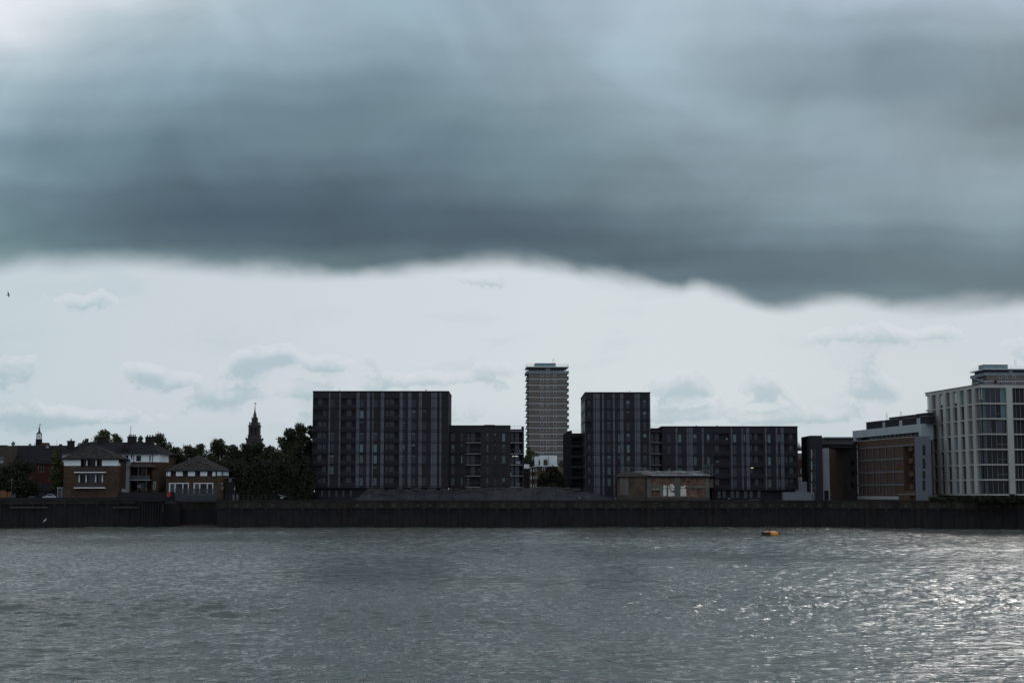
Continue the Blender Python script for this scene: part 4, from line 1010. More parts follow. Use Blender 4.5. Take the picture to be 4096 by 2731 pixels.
m = MB(); F6.box(m,0,F6.L,-.06,.2,zt+.002,zt+.16); F6b.box(m,.001,F6b.L,-.06,.2,zt+.003,zt+.15); m.build('coping', METAL, t)
for i in range(3):
    m = MB(); F6.box(m,-.1,.5,-.9,-.002,F6.px(3313,1848+45*i)[1],F6.px(3313,1826+45*i)[1]); m.build('side_balcony', DARK, t)

t = thing('brick_apartments', 'long rust brick apartment building with grey floor bands under a white top storey', 'apartment building', (B3.x,B3.y,GZ)); zt3 = F3.px(3655,1747)[1]
c8 = lambda a: 3180+a/4.523
y8 = lambda b: 1700+b/4.523
def zat(xr, yr): return F3.px(xr, yr)[1]
bands = [zat(c8(2000),y8(v)) for v in (352,590,826,1062)]
zpl = zat(c8(1850),y8(1285)); ops=[]; wn=[]
colx = [1196,1272,1400,1508,1630,1765]
for i,zb_ in enumerate(bands):
    ztp = zb_-.42; zbt = (bands[i+1]+.25) if i<3 else zpl+.25
    cols = [(c8(a),c8(a+38)) for a in colx]
    if i>0: cols += [(c8(1568),c8(1584))]
    if i>1: cols += [(c8(1462),c8(1476))]
    cols += [(c8(1932),c8(1946))]
    for (x0,x1) in cols:
        u0 = F3.px(x0,y8(500))[0]; u1 = F3.px(x1,y8(500))[0]
        if (u1-u0)<.3: u1=u0+.6
        z0_ = zbt if x0 < c8(1900) else ztp-(ztp-zbt)*.45
        ops.append((u0,u1,z0_,ztp,.25)); wn.append((u0,u1,z0_,ztp))
ub0 = F3.px(c8(1965),y8(700))[0]; ub1 = F3.L-.15; zb0 = zat(3640,1961)
ops.append((ub0,ub1,zb0,bands[0]-.3,2.2))
m = MB(); F3.wall(m,0,F3.L,GZ,zt3,ops); F3.body(m,0,F3.L,3.9,GZ,zt3,left=True); m.build('wall', RBR, t)
m = MB(); F3.quad(m,ub0,ub1,2.19,zb0,bands[0]-.3); m.build('balcony_recess', DARK, t)
r = random.Random(31)
for (u0,u1,z0,z1) in wn:
    w=(u1-u0); m = MB(); F3.box(m,u0,u0+w*.30,.02,.2,z0,z1); F3.box(m,u1-w*.14,u1,.02,.2,z0,z1); o = m.build('window', PANEL, t)
    m = MB(); F3.box(m,u0+w*.30,u1-w*.14,.12,.2,z0,z1); m.build('pane', GLS if r.random()<.7 else GLSG, o)
for i,zb_ in enumerate(bands):
    m = MB(); F3.box(m, 0.01, (F3.L-.02) if i==0 else ub0, -.12,-.002, zb_-.38,zb_+.05); m.build('floor_band', mat('mauve_grey_band',(.10,.098,.112),.8,.1,.4), t)
m = MB(); F3.box(m,0.01,ub0-.3,-.25,-.002,zat(3600,1997),zpl-.0); m.build('plinth', GREYW2, t)
m = MB(); F3.box(m,-.05,F3.L,-.08,.25,zt3+.002,zt3+.17); m.build('coping', mat('pale_coping',(.26,.27,.28)), t)
for i in range(4):
    m = MB(); z=bands[i]-(.35 if i==0 else .1); F3.box(m,ub0+2.2,ub0+4.4,.3,1.2,z-1.3,z); m.build('brick_balcony', RBR, t)
    m = MB(); F3.box(m,ub0+4.6,ub1-.1,.2,.26,z-2.9,z-1.9); m.build('balustrade', mat('smoked_balustrade',(.020,.022,.030)), t)
m = MB(); q0=F3.px(c8(1935),1990)[0]; F3.box(m,q0,F3.px(c8(2130),1990)[0],-.9,-.003,GZ,zat(3630,1978)); m.build('garden_wall', RBR, t)
m = MB(); F3.box(m,q0-.05,F3.L,-1.0,-.0,zat(3630,1978)+.002,zat(3630,1976.5)+.05); m.build('garden_coping', GREYW2, t)
# end wall (grey render) returning towards the framed building
C5 = at(3724,1850,365.6); F5 = Frame((B3.x+.01,B3.y-.3),(C5.x,C5.y-.3))
ws = [F5.rect(3690,y0,3702,y1) for y0,y1 in ((1779,1821),(1834,1873),(1883,1915),(1920,1962))]
m = MB(); F5.wall(m,0,F5.L,GZ,zt3+.17,[(*w,.3) for w in ws]); F5.body(m,.0,F5.L,.6,GZ,zt3+.17,left=False); m.build('end_wall', GREYW, t)
for w in ws: m = MB(); F5.quad(m,w[0],w[1],.25,w[2],w[3]); F5.box(m,(w[0]+w[1])/2-.04,(w[0]+w[1])/2+.04,.15,.24,w[2],w[3]); m.build('end_window', GLS2, t)
# white top storey, set back
A4 = at(3410,1720,415); B4 = at(3684,1700,372); F4 = Frame((A4.x,A4.y),(B4.x,B4.y)); C4 = at(3730,1700,373.5); F4b = Frame((B4.x,B4.y),(C4.x,C4.y))
zt4 = F4.px(3680,1694.5)[1]; zb4 = zt3-.5
q0 = F4.px(3421,1757)[0]; q1 = F4.px(3675,1735)[0]; zo1 = F4.px(3674,1727.5)[1]
m = MB(); F4.wall(m,0,F4.L,zb4,zt4,[(q0,q1,zt3-.1,zo1,2.0)]); F4b.wall(m,0,F4b.L,zb4,zt4); F4.body(m,0,F4.L,3.2,zb4,zt4)
p=[F4.pt(F4.L,0,0),F4b.pt(F4b.L,0,0),F4b.pt(F4b.L,8,0),F4.pt(F4.L,3.2,0)]; m.poly([(x[0],x[1],zt4) for x in p]); m.build('top_storey_wall', mat('bluish_white_render',(.27,.31,.335),.85,.08,.3,fine=.04), t)
m = MB(); F4.quad(m,q0,q1,1.98,zt3-.1,zo1)
for i in range(16): u=q0+(q1-q0)*i/16; F4.box(m,u,u+.08,1.85,1.97,zt3-.1,zo1)
m.build('terrace_glazing', GLS2, t)
r = random.Random(12)
for i in range(18):
    u = q0+(q1-q0)*(.12+.86*i/18); h = r.uniform(.7,1.5); p_=F4.pt(u,.7,0); m = MB()
    for k in range(26):
        x=p_[0]+r.uniform(-.5,.5); y=p_[1]+r.uniform(-.9,.9); z=zt3-.1+r.uniform(0,h); s=.22
        m.poly([(x,y,z),(x+r.uniform(-s,s),y+r.uniform(-s,s),z+s),(x+r.uniform(-s,s)*1.4,y+r.uniform(-s,s),z+s*.2)])
    m.build('terrace_shrub', LEAF3, t)
cc = lambda a: 3400+a/2.208
yy = lambda b: 1420+b/2.208
for (x0,y0,x1,y1,mm,d) in [(143,588,283,655,BLK2,4),(283,590,310,640,GREYW2,5),(310,570,432,640,BLK2,4.5),(345,542,560,572,BLK2,6),(432,576,460,606,GREYW2,5),(460,556,586,612,BLK2,4.5),(588,556,620,608,GREYW2,5),(583,517,690,552,BLK2,6),(620,542,700,608,BLK2,4.5)]:
    d=.6+.15*d; u0,u1,z0,z1 = F4.rect(cc(x0),yy(y0),cc(x1),yy(y1),d); m = MB(); F4.box(m,u0,u1,d,d+1.6,zt4-.01+.0*d,max(z1,zt4+.3)); m.build('roof_plant', mm, t)
    if mm is BLK2:
        m = MB(); F4.box(m,u0-.1,u1+.1,d-.1,d+1.7,max(z1,zt4+.3)+.002,max(z1,zt4+.3)+.12); m.build('roof_plant_lid', METAL, t)
for (x,y0,y1) in ((325,512,600),(449,495,560)):
    u,z1 = F4.px(cc(x),yy(y0),2); p_=F4.pt(u,2,0); m=MB(); m.tube((p_[0],p_[1],zt4),(p_[0],p_[1],z1),.07,.04,5)
    for k in range(3): m.tube((p_[0]-.35,p_[1],z1-.3-.35*k),(p_[0]+.35,p_[1],z1-.3-.35*k),.03,.03,4)
    m.build('aerial', DARK, t)

# ================================================================== pale framed apartment building (right edge)
A1 = at(3703,1600,381); K1 = at(3922,1600,350); E1 = at(4200,1600,352.5)
G1 = Frame((A1.x,A1.y),(K1.x,K1.y)); G2 = Frame((K1.x,K1.y),(E1.x,E1.y))
t = thing('framed_apartments', 'pale concrete framed glass apartment building closing the right edge of the picture', 'apartment building', (K1.x,K1.y,GZ))
slabs = [G1.px(3903,y)[1] for y in (1612.5,1673.6,1734.8,1795.2,1855.7,1916,1974.8)]
ztop = G1.px(3903,1541)[1]; zgl = G1.px(3903,1553)[1]
cA = lambda a: 3680+a/5.654
piers = [(220,275),(372,440),(525,590),(688,755),(848,910),(1010,1080),(1188,1252)]
def uG(a): return G1.px(cA(a),1640)[0]
pu = [(uG(a),uG(b)) for a,b in piers]
lev = [zgl]+slabs        # storey i spans lev[i+1]..lev[i]
th = .34
# core behind the frame
m = MB(); G1.box(m,.35,G1.L-.5,2.6,14,slabs[-1]-.3,ztop-.4); m.build('inner_core', BLK2, t)
m = MB()
q = [G1.pt(-.15,-.15,0),G1.pt(G1.L,-.15,0),G2.pt(G2.L,-.15,0),G2.pt(G2.L,30,0),G1.pt(-.15,14,0)]
m.prism([(x[0],x[1]) for x in q],ztop-.001,ztop+.22); m.build('roof_cap', mat('dark_roof_cap',(.09,.09,.095),.7,.15,.5), t)
m = MB(); G1.box(m,0,G1.L,-.06,.5,zgl,ztop-.002); m.build('head_beam', CONC, t)
m = MB(); G2.box(m,.001,G2.L,-.06,.5,zgl+.002,ztop-.003); m.build('head_beam', CONC, t)
cores = MB()
for i,z in enumerate(slabs):
    m = MB(); G1.box(m,.0,G1.L,0,.5,z-th,z)
    m.build('floor_slab', CONC, t)
    m = MB(); bow = 0 if i in (0,6) else .45
    uC = G2.px(4027,1700)[0]; n_=10; pts_=[G2.pt(0,.5,0)[:2],]
    outer=[(uC*k/n_, -.05-bow*math.sin(math.pi*k/n_)**1.0) for k in range(n_+1)]
    pts_=[G2.pt(u,d,0)[:2] for u,d in outer]+[G2.pt(uC,1.0,0)[:2],G2.pt(.3,1.0,0)[:2]]
    m.prism(pts_,z-th+.002,z-.002); u2 = G2.px(4051,1700)[0]; G2.box(m,u2,G2.L,-.05-.2*(bow>0),.8,z-th,z)
    m.build('floor_slab', CONC, t)
for (a_,b_) in pu:
    m = MB(); G1.box(m,a_,b_,-.12,.62,slabs[-1]-.003,zgl+.003)
    m.build('pier', CONC, t)
u1_,u2_ = G2.px(4027,1640)[0],G2.px(4050.5,1640)[0]
m = MB(); G2.box(m,u1_,u2_,-.14,.9,slabs[-1]-.01,zgl+.005); m.build('pier', CONC, t)
r = random.Random(21)
edges = [0.05]+[x for p_ in pu for x in p_]+[G1.L-.08]
bays_ = [(edges[2*i],edges[2*i+1]) for i in range(len(pu)+1)]
SKYG = mat('painted_sky_brightness',(.42,.48,.46),.6,.1,.3)  # pale colour standing in for bright sky seen through the top-floor glass
for bi,(a_,b_) in enumerate(bays_):
    for i in range(7):
        z1 = lev[i]-(th if i>0 else 0)+ (0 if i else 0); z0 = lev[i+1]; z1 = (lev[i]-th) if i>0 else zgl
        m = MB(); w=b_-a_
        solid = bi in (1,6)
        if solid: 
            G1.box(m,a_,b_,.40,.5,z0,z1); o = m.build('shutter_panel', PANEL, t); continue
        f = r.uniform(.35,.62); side = r.random()<.5
        if bi==7: f=.42; side=True
        pa,pb = (a_,a_+w*f) if side else (b_-w*f,b_); ga,gb = (a_+w*f,b_) if side else (a_,b_-w*f)
        G1.box(m,ga,gb,.46,.5,z0,z1); o = m.build('window', GLS if r.random()<.6 else GLSG, t)
        m = MB(); G1.box(m,pa,pb,.42,.5,z0,z1); m.build('shutter', PANEL if r.random()<.8 else BLIND, o)
        if i==0 and bi in (2,3,4,5,7): m = MB(); G1.box(m,ga+.05,gb-.05,.44,.455,z0+(z1-z0)*.22,z1); m.build('painted_sky_pane', SKYG, o)
        if bi==0 and i<3: m = MB(); G1.box(m,a_,a_+w*.5,.38,.41,z0+(0 if i<2 else .9),z1); m.build('painted_sky_pane', mat('painted_sky_glass',(.50,.58,.58),.3,.05,.3), o)  # sky brightness through the glass corner, painted as a pale base colour
# front glazing
sec = [(.0,u1_),(u2_,G2.L-.1)]
tint = {0:[BLINDG,GLS,GLS,GLS,BLIND],1:[BLINDG,GLS,GLS,GLS2,BLIND],2:[BLINDG,GLSG,GLS2,GLSG,GLS],3:[GLSG,GLS2,GLS2,GLS2,GLS2],4:[GLSG,GLS2,GLS2,GLS2,GLS2],5:[GLS2,GLS2,GLS2,GLS2,GLS2],6:[GLSG,GLS2,GLS2,GLS2,GLS2]}
for i in range(7):
    z0 = lev[i+1]; z1 = (lev[i]-th) if i>0 else zgl
    for si,(a_,b_) in enumerate(sec):
        k = 5 if si==0 else 9
        for j in range(k):
            ua = a_+.25*(si==0)*0+(b_-a_)*j/k; ub = a_+(b_-a_)*(j+1)/k
            m = MB(); G2.box(m,ua+.03,ub-.03,.46,.5,z0,z1); o = m.build('glass_panel', tint[i][j] if si==0 else (r.choice([GLS,GLS,GLS2,GLSG]) if i else GLS), t)
            m = MB(); G2.box(m,ub-.035,ub+.035,.34,.44,z0,z1)
            if i in (1,3,4,5) and j in (3,4): G2.box(m,ua,ub-.04,.38,.43,z0+1.05,z0+1.12)
            m.build('mullion', mat('light_mullion',(.17,.18,.19),.6,.1,.5), o)
m = MB(); G1.box(m,2.0,G1.L-1.5,1.3,2.2,GZ,slabs[-1]-th); m.build('ground_storey', mat('dim_ground_wall',(.035,.036,.042),.8,.15,.4), t)
m = MB(); G2.box(m,3.0,G2.L,2.3,3.2,GZ,slabs[-1]-th); m.build('ground_storey', BLK2, t)
for u in (G1.px(3768,1985)[0],G1.px(3829,1985)[0],G1.px(3893,1985)[0]-.5):
    m = MB(); G1.box(m,u,u+.9,.2,.9,GZ,slabs[-1]-th-.002); m.build('ground_pillar', BLK if u<20 else PANEL, t)
u = G2.px(4031,1985)[0]; m = MB(); G2.box(m,u,u+.35,.1,.45,GZ,slabs[-1]-th-.002); m.build('ground_pillar', PANEL, t)
m = MB(); p_=at(3890,1512,352); 
z_ = at(3890,1513,356).z; x_ = at(3888,1513,356).x; x2 = at(3968,1537,353).x
m.tube((x_,356,z_),(x2,354,ztop+.25),.28,.34,8); m.build('roof_boom', GREYW, t)
u = G2.px(3982,1530,3)[0]; p_=G2.pt(u,3,0); m=MB(); m.tube((p_[0],p_[1],ztop),(p_[0],p_[1],G2.px(3982,1520,3)[1]),.18,.3,6); m.build('roof_vent', DARK, t)
# ================================================================== church steeple
def steeple():
    Y = 720; c = at(1018.8,1700,Y); s = Y/FPX
    z = lambda py: at(1018.8,py,Y).z
    t = thing('church_tower', 'dark stone church steeple with weather vane rising behind the trees', 'church tower', (c.x,c.y,GZ))
    def sq(m,w,y0,y1,inset=0): m.lathe((c.x,c.y),[(w*s/2,z(y1)),(w*s/2,z(y0))],4,True)
    m = MB(); sq(m,56,1755,1990); sq(m,60,1753.6,1755.5)
    for sx in (-1,1):
        for sy in (-1,1): x=c.x+sx*28*s; y=c.y+sy*28*s; m.lathe((x,y),[(3.6*s,z(1760)),(3.6*s,z(1754)),(2*s,z(1752)),(2.6*s,z(1750.3)),(.5*s,z(1749.5))],8)
    m.build('tower_base', STONE, t)
    m = MB(); sq(m,46,1743,1757); sq(m,49,1740.5,1743)
    m.build('clock_stage', STONE, t)
    q = MB(); q.lathe((0,0),[(1,0),(1,.1)],16)
    m = MB(); k = 20
    zc = z(1758); m.poly([(c.x+1.15*math.cos(6.283*i/k),c.y-33.5*s,zc+.0+1.15*math.sin(6.283*i/k)) for i in range(k)]); m.build('clock_face', mat('dark_clock_face',(.02,.02,.022),.6,.1,1), t)
    # open columned stage: four corner piers and a central pier group, sky through the slots
    z0,z1 = z(1741),z(1709)
    m = MB()
    for (xa,xb) in ((-20.5,-11.2),(-7.6,7.2),(10.8,20.5)):
        m.box(c.x+xa*s,c.x+xb*s,c.y-22*s,c.y+22*s,z0,z1) if abs(xa)>9 else m.box(c.x+xa*s,c.x+xb*s,c.y-8*s,c.y+8*s,z0,z1)
    m.build('belfry_pier', STONE, t)
    m = MB()
    for xx in (-19,-14,-6,-1,4,14,19):
        m.lathe((c.x+xx*s,c.y-23.5*s),[(1.6*s,z0),(1.4*s,z1)],8)
    m.build('column', STONE, t)
    m = MB(); sq(m,43,1704,1709); sq(m,47,1701.5,1704); m.build('cornice', STONE, t)
    for sx in (-1,1):
        for sy in (-1,1):
            x=c.x+sx*17*s; y=c.y+sy*17*s; m=MB(); m.lathe((x,y),[(4.2*s,z(1701.5)),(3*s,z(1699)),(2.4*s,z(1697)),(2.5*s,z(1690.5)),(3*s,z(1690)),(3*s,z(1688.5)),(2*s,z(1688.2))],8); m.build('corner_urn', STONE, t)
    m = MB()
    for (xa,xb) in ((-11,-6.2),(-3.8,3.2),(5.4,11)): m.box(c.x+xa*s,c.x+xb*s,c.y-10*s,c.y+10*s,z(1690),z(1679))
    m.box(c.x-11.5*s,c.x+11.5*s,c.y-11*s,c.y+11*s,z(1701.5),z(1690)); m.box(c.x-11*s,c.x+11*s,c.y-10*s,c.y+10*s,z(1679),z(1672.5)); m.box(c.x-12*s,c.x+12*s,c.y-11*s,c.y+11*s,z(1672.5),z(1671))
    for sx in (-1,1): m.lathe((c.x+sx*9.5*s,c.y-9*s),[(1.2*s,z(1671)),(.6*s,z(1667.5)),(.9*s,z(1666.8))],6)
    m.build('lantern', STONE, t)
    m = MB()
    for (xa,xb) in ((-6,-3.5),(-1.4,1.4),(3.5,6)): m.box(c.x+xa*s,c.x+xb*s,c.y-5*s,c.y+5*s,z(1664.5),z(1661))
    m.box(c.x-6*s,c.x+6*s,c.y-5*s,c.y+5*s,z(1671),z(1664.5)); m.box(c.x-6*s,c.x+6*s,c.y-5*s,c.y+5*s,z(1661),z(1658)); m.box(c.x-6.6*s,c.x+6.6*s,c.y-6*s,c.y+6*s,z(1658),z(1656.5))
    m.build('upper_lantern', STONE, t)
    m = MB(); m.lathe((c.x,c.y),[(4.6*s,z(1656.5)),(4.2*s,z(1650)),(3.2*s,z(1647)),(2.4*s,z(1640)),(1.3*s,z(1630)),(.5*s,z(1622))],8); m.lathe((c.x,c.y),[(.4*s,z(1626)),(1.6*s,z(1624.6)),(1.6*s,z(1623.6)),(.3*s,z(1622))],8)
    m.build('spire', STONE, t)
    m = MB(); y=c.y; w=.12
    for (pts) in ([(-4.2,1612.8),(0,1611),(5,1612.2),(3,1615),(8.5,1617.2),(2,1616.3),(-2,1615)],):
        a_=[(c.x+dx*s,y-w,z(py)) for dx,py in pts]; b_=[(x,y+w,zz) for x,_,zz in a_]; m.poly(a_); m.poly(b_[::-1])
        for i in range(len(a_)): j=(i+1)%len(a_); m.poly([a_[i],b_[i],b_[j],a_[j]])
    m.tube((c.x,c.y,z(1623)),(c.x,c.y,z(1616)),.07,.05,5); m.build('weather_vane', DARK, t)
steeple()

# ================================================================== houses on the left
def hip_roof(t, F, u0, u1, d0, d1, ze, zr, ra, rb, mt, name='roof', dr=None, over=.5, par=None):
    dr = dr if dr is not None else (d0+d1)/2; a0,a1,e0,e1 = u0-over,u1+over,d0-over,d1+over
    m = MB(); P=F.pt
    A,B,C,D = P(a0,e0,ze),P(a1,e0,ze),P(a1,e1,ze),P(a0,e1,ze); R,S = P(ra,dr,zr),P(rb,dr,zr)
    if abs(rb-ra)<.05: m.poly([A,B,R]); m.poly([B,C,R]); m.poly([C,D,R]); m.poly([D,A,R])
    else: m.poly([A,B,S,R]); m.poly([B,C,S]); m.poly([C,D,R,S]); m.poly([D,A,R])
    m.poly([D,C,B,A])
    o = m.build(name, mt, t)
    m = MB(); F.box(m,a0,a1,e0-.05,e0+.1,ze-.28,ze-.01); F.box(m,a1-.1,a1+.05,e0+.101,e1,ze-.28,ze-.01); F.box(m,a0-.05,a0+.1,e0+.101,e1,ze-.28,ze-.01)
    m.build('gutter', TRIM, o); return o
# --- house 1: hipped house with two balconies
def house1():
    F = PF(254,383,475,383,1900); t = thing('riverside_house', 'brown brick house with pyramid roof, white upper panels and two white edged balconies', 'house', (*F.pt(F.L/2,0,0)[:2],GZ))
    ze = F.px(365,1834)[1]; R = F.rect
    up = R(324,1838,408,1872); lo = R(315,1897,411,1946)
    m = MB(); F.wall(m,0,F.L,GZ,ze,[(up[0],up[1],up[2],ze-.3,1.3),(lo[0],lo[1],lo[2],lo[3],.9)],back=True); F.body(m,0,F.L,12,GZ,ze); m.build('wall', BRN, t)
    for (a,b) in ((255.8,323),(408,474.6)):
        m = MB(); F.pbox(m,a,1838,b,1862,-.06,-.003); m.build('upper_panel', WHITE, t)
    for (a,b) in ((344.5,349.8),(381.8,387)):
        m = MB(); F.pbox(m,a,1838,b,1862,-.02,.12); m.build('window_post', WHITED, t)
    for (a,b) in ((326,343),(351,380.5),(388.5,407)): m = MB(); F.pbox(m,a,1840,b,1868,1.1,1.2); m.build('window', GLS2, t)
    for (a,b) in ((314.6,319.6),(342,347),(380,385),(406.7,411.7)):
        m = MB(); F.pbox(m,a,1898,b,1928,-.06,.1); m.build('window_post', WHITED, t)
    m = MB(); F.pbox(m,314.6,1893.5,411.7,1897.5,-.06,.1); m.build('window_head', PANEL, t)
    for (a,b,mm) in ((320.5,341,GLS2),(348,379,GLS),(386,405.5,GLS)): m = MB(); F.pbox(m,a,1898,b,1944,.7,.8); m.build('window', mm, t)
    m = MB(); F.pbox(m,389,1930,402,1938,.62,.69); m.build('curtain', GREYW, t)
    for (a,b,y0,y1,yr) in ((302,426,1886.8,1890.3,1862),(300.5,423.5,1948.4,1952,1928)):
        m = MB(); u0,u1,z0,z1 = R(a,y0,b,y1); F.box(m,u0,u1,-1.3,-.004,z0,z1); sl = m.build('balcony', WHITE, t)
        zr = F.px(360,yr)[1]; m = MB(); F.box(m,u0+.1,u1-.1,-1.28,-1.22,z1+.1,z1+1.15)
        m.build('balustrade', mat('dark_maroon_balustrade',(.028,.017,.018),.6,.3,1.0), sl)
        m = MB(); F.box(m,u0+.05,u1-.05,-1.3,-1.2,z1+1.152,z1+1.22); m.build('handrail', mat('maroon_rail',(.05,.02,.02)), sl)
    r = random.Random(1)
    for k in range(7):
        x = r.uniform(308,420); m = MB(); u,z = F.px(x,1884); 
        for _ in range(8): m.poly([F.pt(u+r.uniform(-.3,.3),-1.1+r.uniform(-.1,.1),z+r.uniform(.2,.7)) for _ in range(3)])
        m.build('balcony_plant', LEAF2 if k%2 else PANEL, t)
    for (a,b,c_,d) in ((265,1927.5,279,1929),(272,1968,281,1970.5),(448,1919,454,1922)):
        m = MB(); F.pbox(m,a,b,c_,d,-.12,-.003); m.build('wall_vent', PANEL, t)
    m = MB(); F.pbox(m,254,1891.5,475,1893,-.05,-.003); m.build('string_course', DBR, t)
    m = MB(); F.pbox(m,476,1852,479.5,1863,-.2,.2); m.build('hopper_head', WHITED, t)
    ua = F.px(374,1778,5)[0]; zr = F.px(374,1778,5)[1]
    hip_roof(t,F,0,F.L,0,12,ze,zr,ua,ua+.3,TILE,dr=5,over=.7)
house1()
# --- house 2: long house behind
def house2():
    F = PF(250,391,636,391,1830); t = thing('long_riverside_house', 'long dark roofed house with white upper storey and four chimneys behind the pyramid roofed house', 'house', (*F.pt(F.L/2,0,0)[:2],GZ))
    R=F.rect; ze = F.px(550,1815)[1]; zs = F.px(550,1847)[1]
    a = F.P1; b_ = at(675,1830,397); G = Frame((a.x,a.y),(b_.x,b_.y))
    ops = [R(495,1821,513,1838),R(524,1817.5,528.5,1836),R(544.5,1821.5,564,1844),R(597,1821.5,602.5,1844)]
    m = MB(); F.wall(m,0,F.L,zs,ze,[(*o,.2) for o in ops]); G.wall(m,0,G.L,zs,ze); m.build('white_storey', WHITE, t)
    for o in ops:
        m = MB(); F.quad(m,o[0],o[1],.15,o[2],o[3]); w = m.build('window', GLS2, t)
        m = MB(); F.box(m,(o[0]+o[1])/2-.05,(o[0]+o[1])/2+.05,.05,.14,o[2],o[3]); m.build('glazing_bar', TRIM, w)
    bay = R(523,1867,607,1990)
    lo = [R(488,1868,497,1900),R(486,1926,495,1962)]
    m = MB(); F.wall(m,0,F.L,GZ,zs-.002,[(bay[0],bay[1],GZ+.01,bay[3],2.2)]+[(*o,.3) for o in lo],back=True); m.build('brick_wall', RED, t)
    m = MB(); G.wall(m,0,G.L,GZ,zs-.002); pts = [F.pt(0,.0,0),G.pt(G.L,0,0),(G.pt(G.L,0,0)[0],405,0),(F.pt(0,0,0)[0],405,0)]
    for i,j in ((1,2),(2,3),(3,0)): m.poly([(pts[i][0],pts[i][1]+.01,GZ),(pts[j][0],pts[j][1]+.01,GZ),(pts[j][0],pts[j][1]+.01,ze-.01),(pts[i][0],pts[i][1]+.01,ze-.01)]); 
    m.f = m.f[:-1]; m.build('brown_wall', BRN, t)
    m = MB(); F.pbox(m,607.5,1852,636,1990,-.05,-.004); m.build('brown_wall', BRN, t)
    # roof
    zr = F.px(480,1768,6)[1]; r0 = F.px(344,1768,6)[0]; r1 = F.px(605,1768,6)[0]
    P=F.pt; A,B = P(-1.0,-.6,ze),P(F.L+.2,-.6,ze); q=G.pt(G.L+.4,-.6,0); C=(q[0],q[1],ze); D=(q[0],405.5,ze); E=(P(-1,0,0)[0],405.5,ze); S,T_=P(r0,6,zr),P(r1,6,zr)
    m = MB(); m.poly([A,B,T_,S]); m.poly([B,C,T_]); m.poly([C,D,T_]); m.poly([D,E,S,T_]); m.poly([E,A,S]); m.poly([E,D,C,B,A]); rf = m.build('roof', SLATE, t)
    m = MB(); F.box(m,-1,F.L+.2,-.68,-.58,ze-.18,ze-.01); G.box(m,.2,G.L+.4,-.68,-.58,ze-.18,ze-.01); m.build('gutter', mat('grey_gutter',(.07,.07,.075),.6), rf)
    u0,u1,z0,z1=R(497,1790,520,1802,2.5); m = MB(); F.box(m,u0,u1,.5,3.4,z1-1.3,z1); m.build('rooflight', TRIM, rf)
    for (x0,x1,y0,p_) in ((268.5,291,1762,1),(390,422,1747,3),(509.5,540.5,1745,4),(581,611,1746,3)):
        chimney(F,t,x0,y0,x1,1800 if x0<300 else 1775,5.2 if x0>300 else 2.2,p_,1.8,DBR)
    m = MB(); u,z = F.px(523,1702,6); p=F.pt(u,6,0); m.tube((p[0],p[1],zr+1.2),(p[0],p[1],z),.06,.04,5)
    for k in range(4): m.tube((p[0]-.35,p[1],z-.3-.6*k),(p[0]+.35,p[1],z-.3-.6*k),.03,.03,4)
    m.build('aerial', DARK, t)
    # white pillar with flared head and pediment
    u0,u1,z0,z1=R(507,1867,520.5,1968); m = MB(); F.box(m,u0,u1,-1.0,-.0,GZ,z1)
    m.hexa([F.pt(u0-.0,-1,z1+.001),F.pt(u1,-1,z1+.001),F.pt(u1,0,z1+.001),F.pt(u0,0,z1+.001),F.pt(u0-.1,-1.1,zs-.05),F.pt(u1+.55,-1.1,zs-.05),F.pt(u1+.55,0,zs-.05),F.pt(u0-.1,0,zs-.05)])
    m.build('white_pillar', GREYW2, t)
    m = MB(); a_=[F.px(x,y) for x,y in ((492.5,1844.5),(523,1844.5),(518,1838),(506,1829),(499,1822.5),(500.5,1833))]
    f=[F.pt(u,-.9,z) for u,z in a_]; g_=[F.pt(u,-.05,z) for u,z in a_]; m.poly(f); m.poly(g_[::-1])
    for i in range(len(f)): j=(i+1)%len(f); m.poly([f[i],g_[i],g_[j],f[j]])
    m.build('pediment', GREYW2, t)
    # balcony bay
    u0,u1,z0,z1=R(524,1852.5,631,1867.5); m = MB(); m.hexa([F.pt(u0-.3,-1.6,z0),F.pt(u1,-1.6,z0),F.pt(u1,0,z0),F.pt(u0-.3,0,z0),F.pt(u0+.6,-.4,z1),F.pt(u1-1.6,-.4,z1),F.pt(u1-1.6,0,z1),F.pt(u0+.6,0,z1)]); m.build('porch_roof', mat('maroon_slate',(.035,.022,.022),.8,.2), t)
    for x in (557.6,591): m = MB(); p0=F.pt(F.px(x,1900)[0],-1.4,0); m.tube((p0[0],p0[1],GZ),(p0[0],p0[1],z0),.07,.07,6); m.build('porch_post', RAIL, t)
    u0,u1,z0,z1=R(524,1917.5,605,1921); m = MB(); F.box(m,u0,u1,-1.4,2.1,z0,z1); b=m.build('balcony', GREYW2, t)
    m = MB(); F.box(m,u0,u1,-1.42,-1.36,z1+.95,z1+1.02); m.build('handrail', RAIL, b); m = MB(); F.box(m,u0+.1,u1-.1,-1.38,-1.34,z1+.05,z1+.9); m.build('balustrade', mat('dim_glass_balustrade',(.022,.026,.033),.3), b)
    for (x0,x1,y0,y1,mm) in ((540,556,1872,1914,GLS),(565,585,1872,1914,GLS2),(527,545,1932,1960,GLS2),(560,590,1930,1962,GLS)): m = MB(); F.pbox(m,x0,y0,x1,y1,2.0,2.15); m.build('patio_door', mm, t)
    m = MB(); u0,u1,z0,z1=R(613.5,1926,623.5,1957); F.box(m,u0,u1,-.12,-.06,z0,z1); w=m.build('window', WHITED, t); m = MB(); F.box(m,u0+.12,u1-.12,-.15,-.121,z0+.12,z1-.12); m.build('pane', GLSG, w)
    m = MB(); c_=at(557,1944,389); m.lathe((0,0),[(.01,0),(.28,.05),(.5,.18)],14)
    m.v=[(c_.x+v[0], c_.y-v[2], c_.z+v[1]) for v in m.v]; m.build('satellite_dish', GREYW, t)
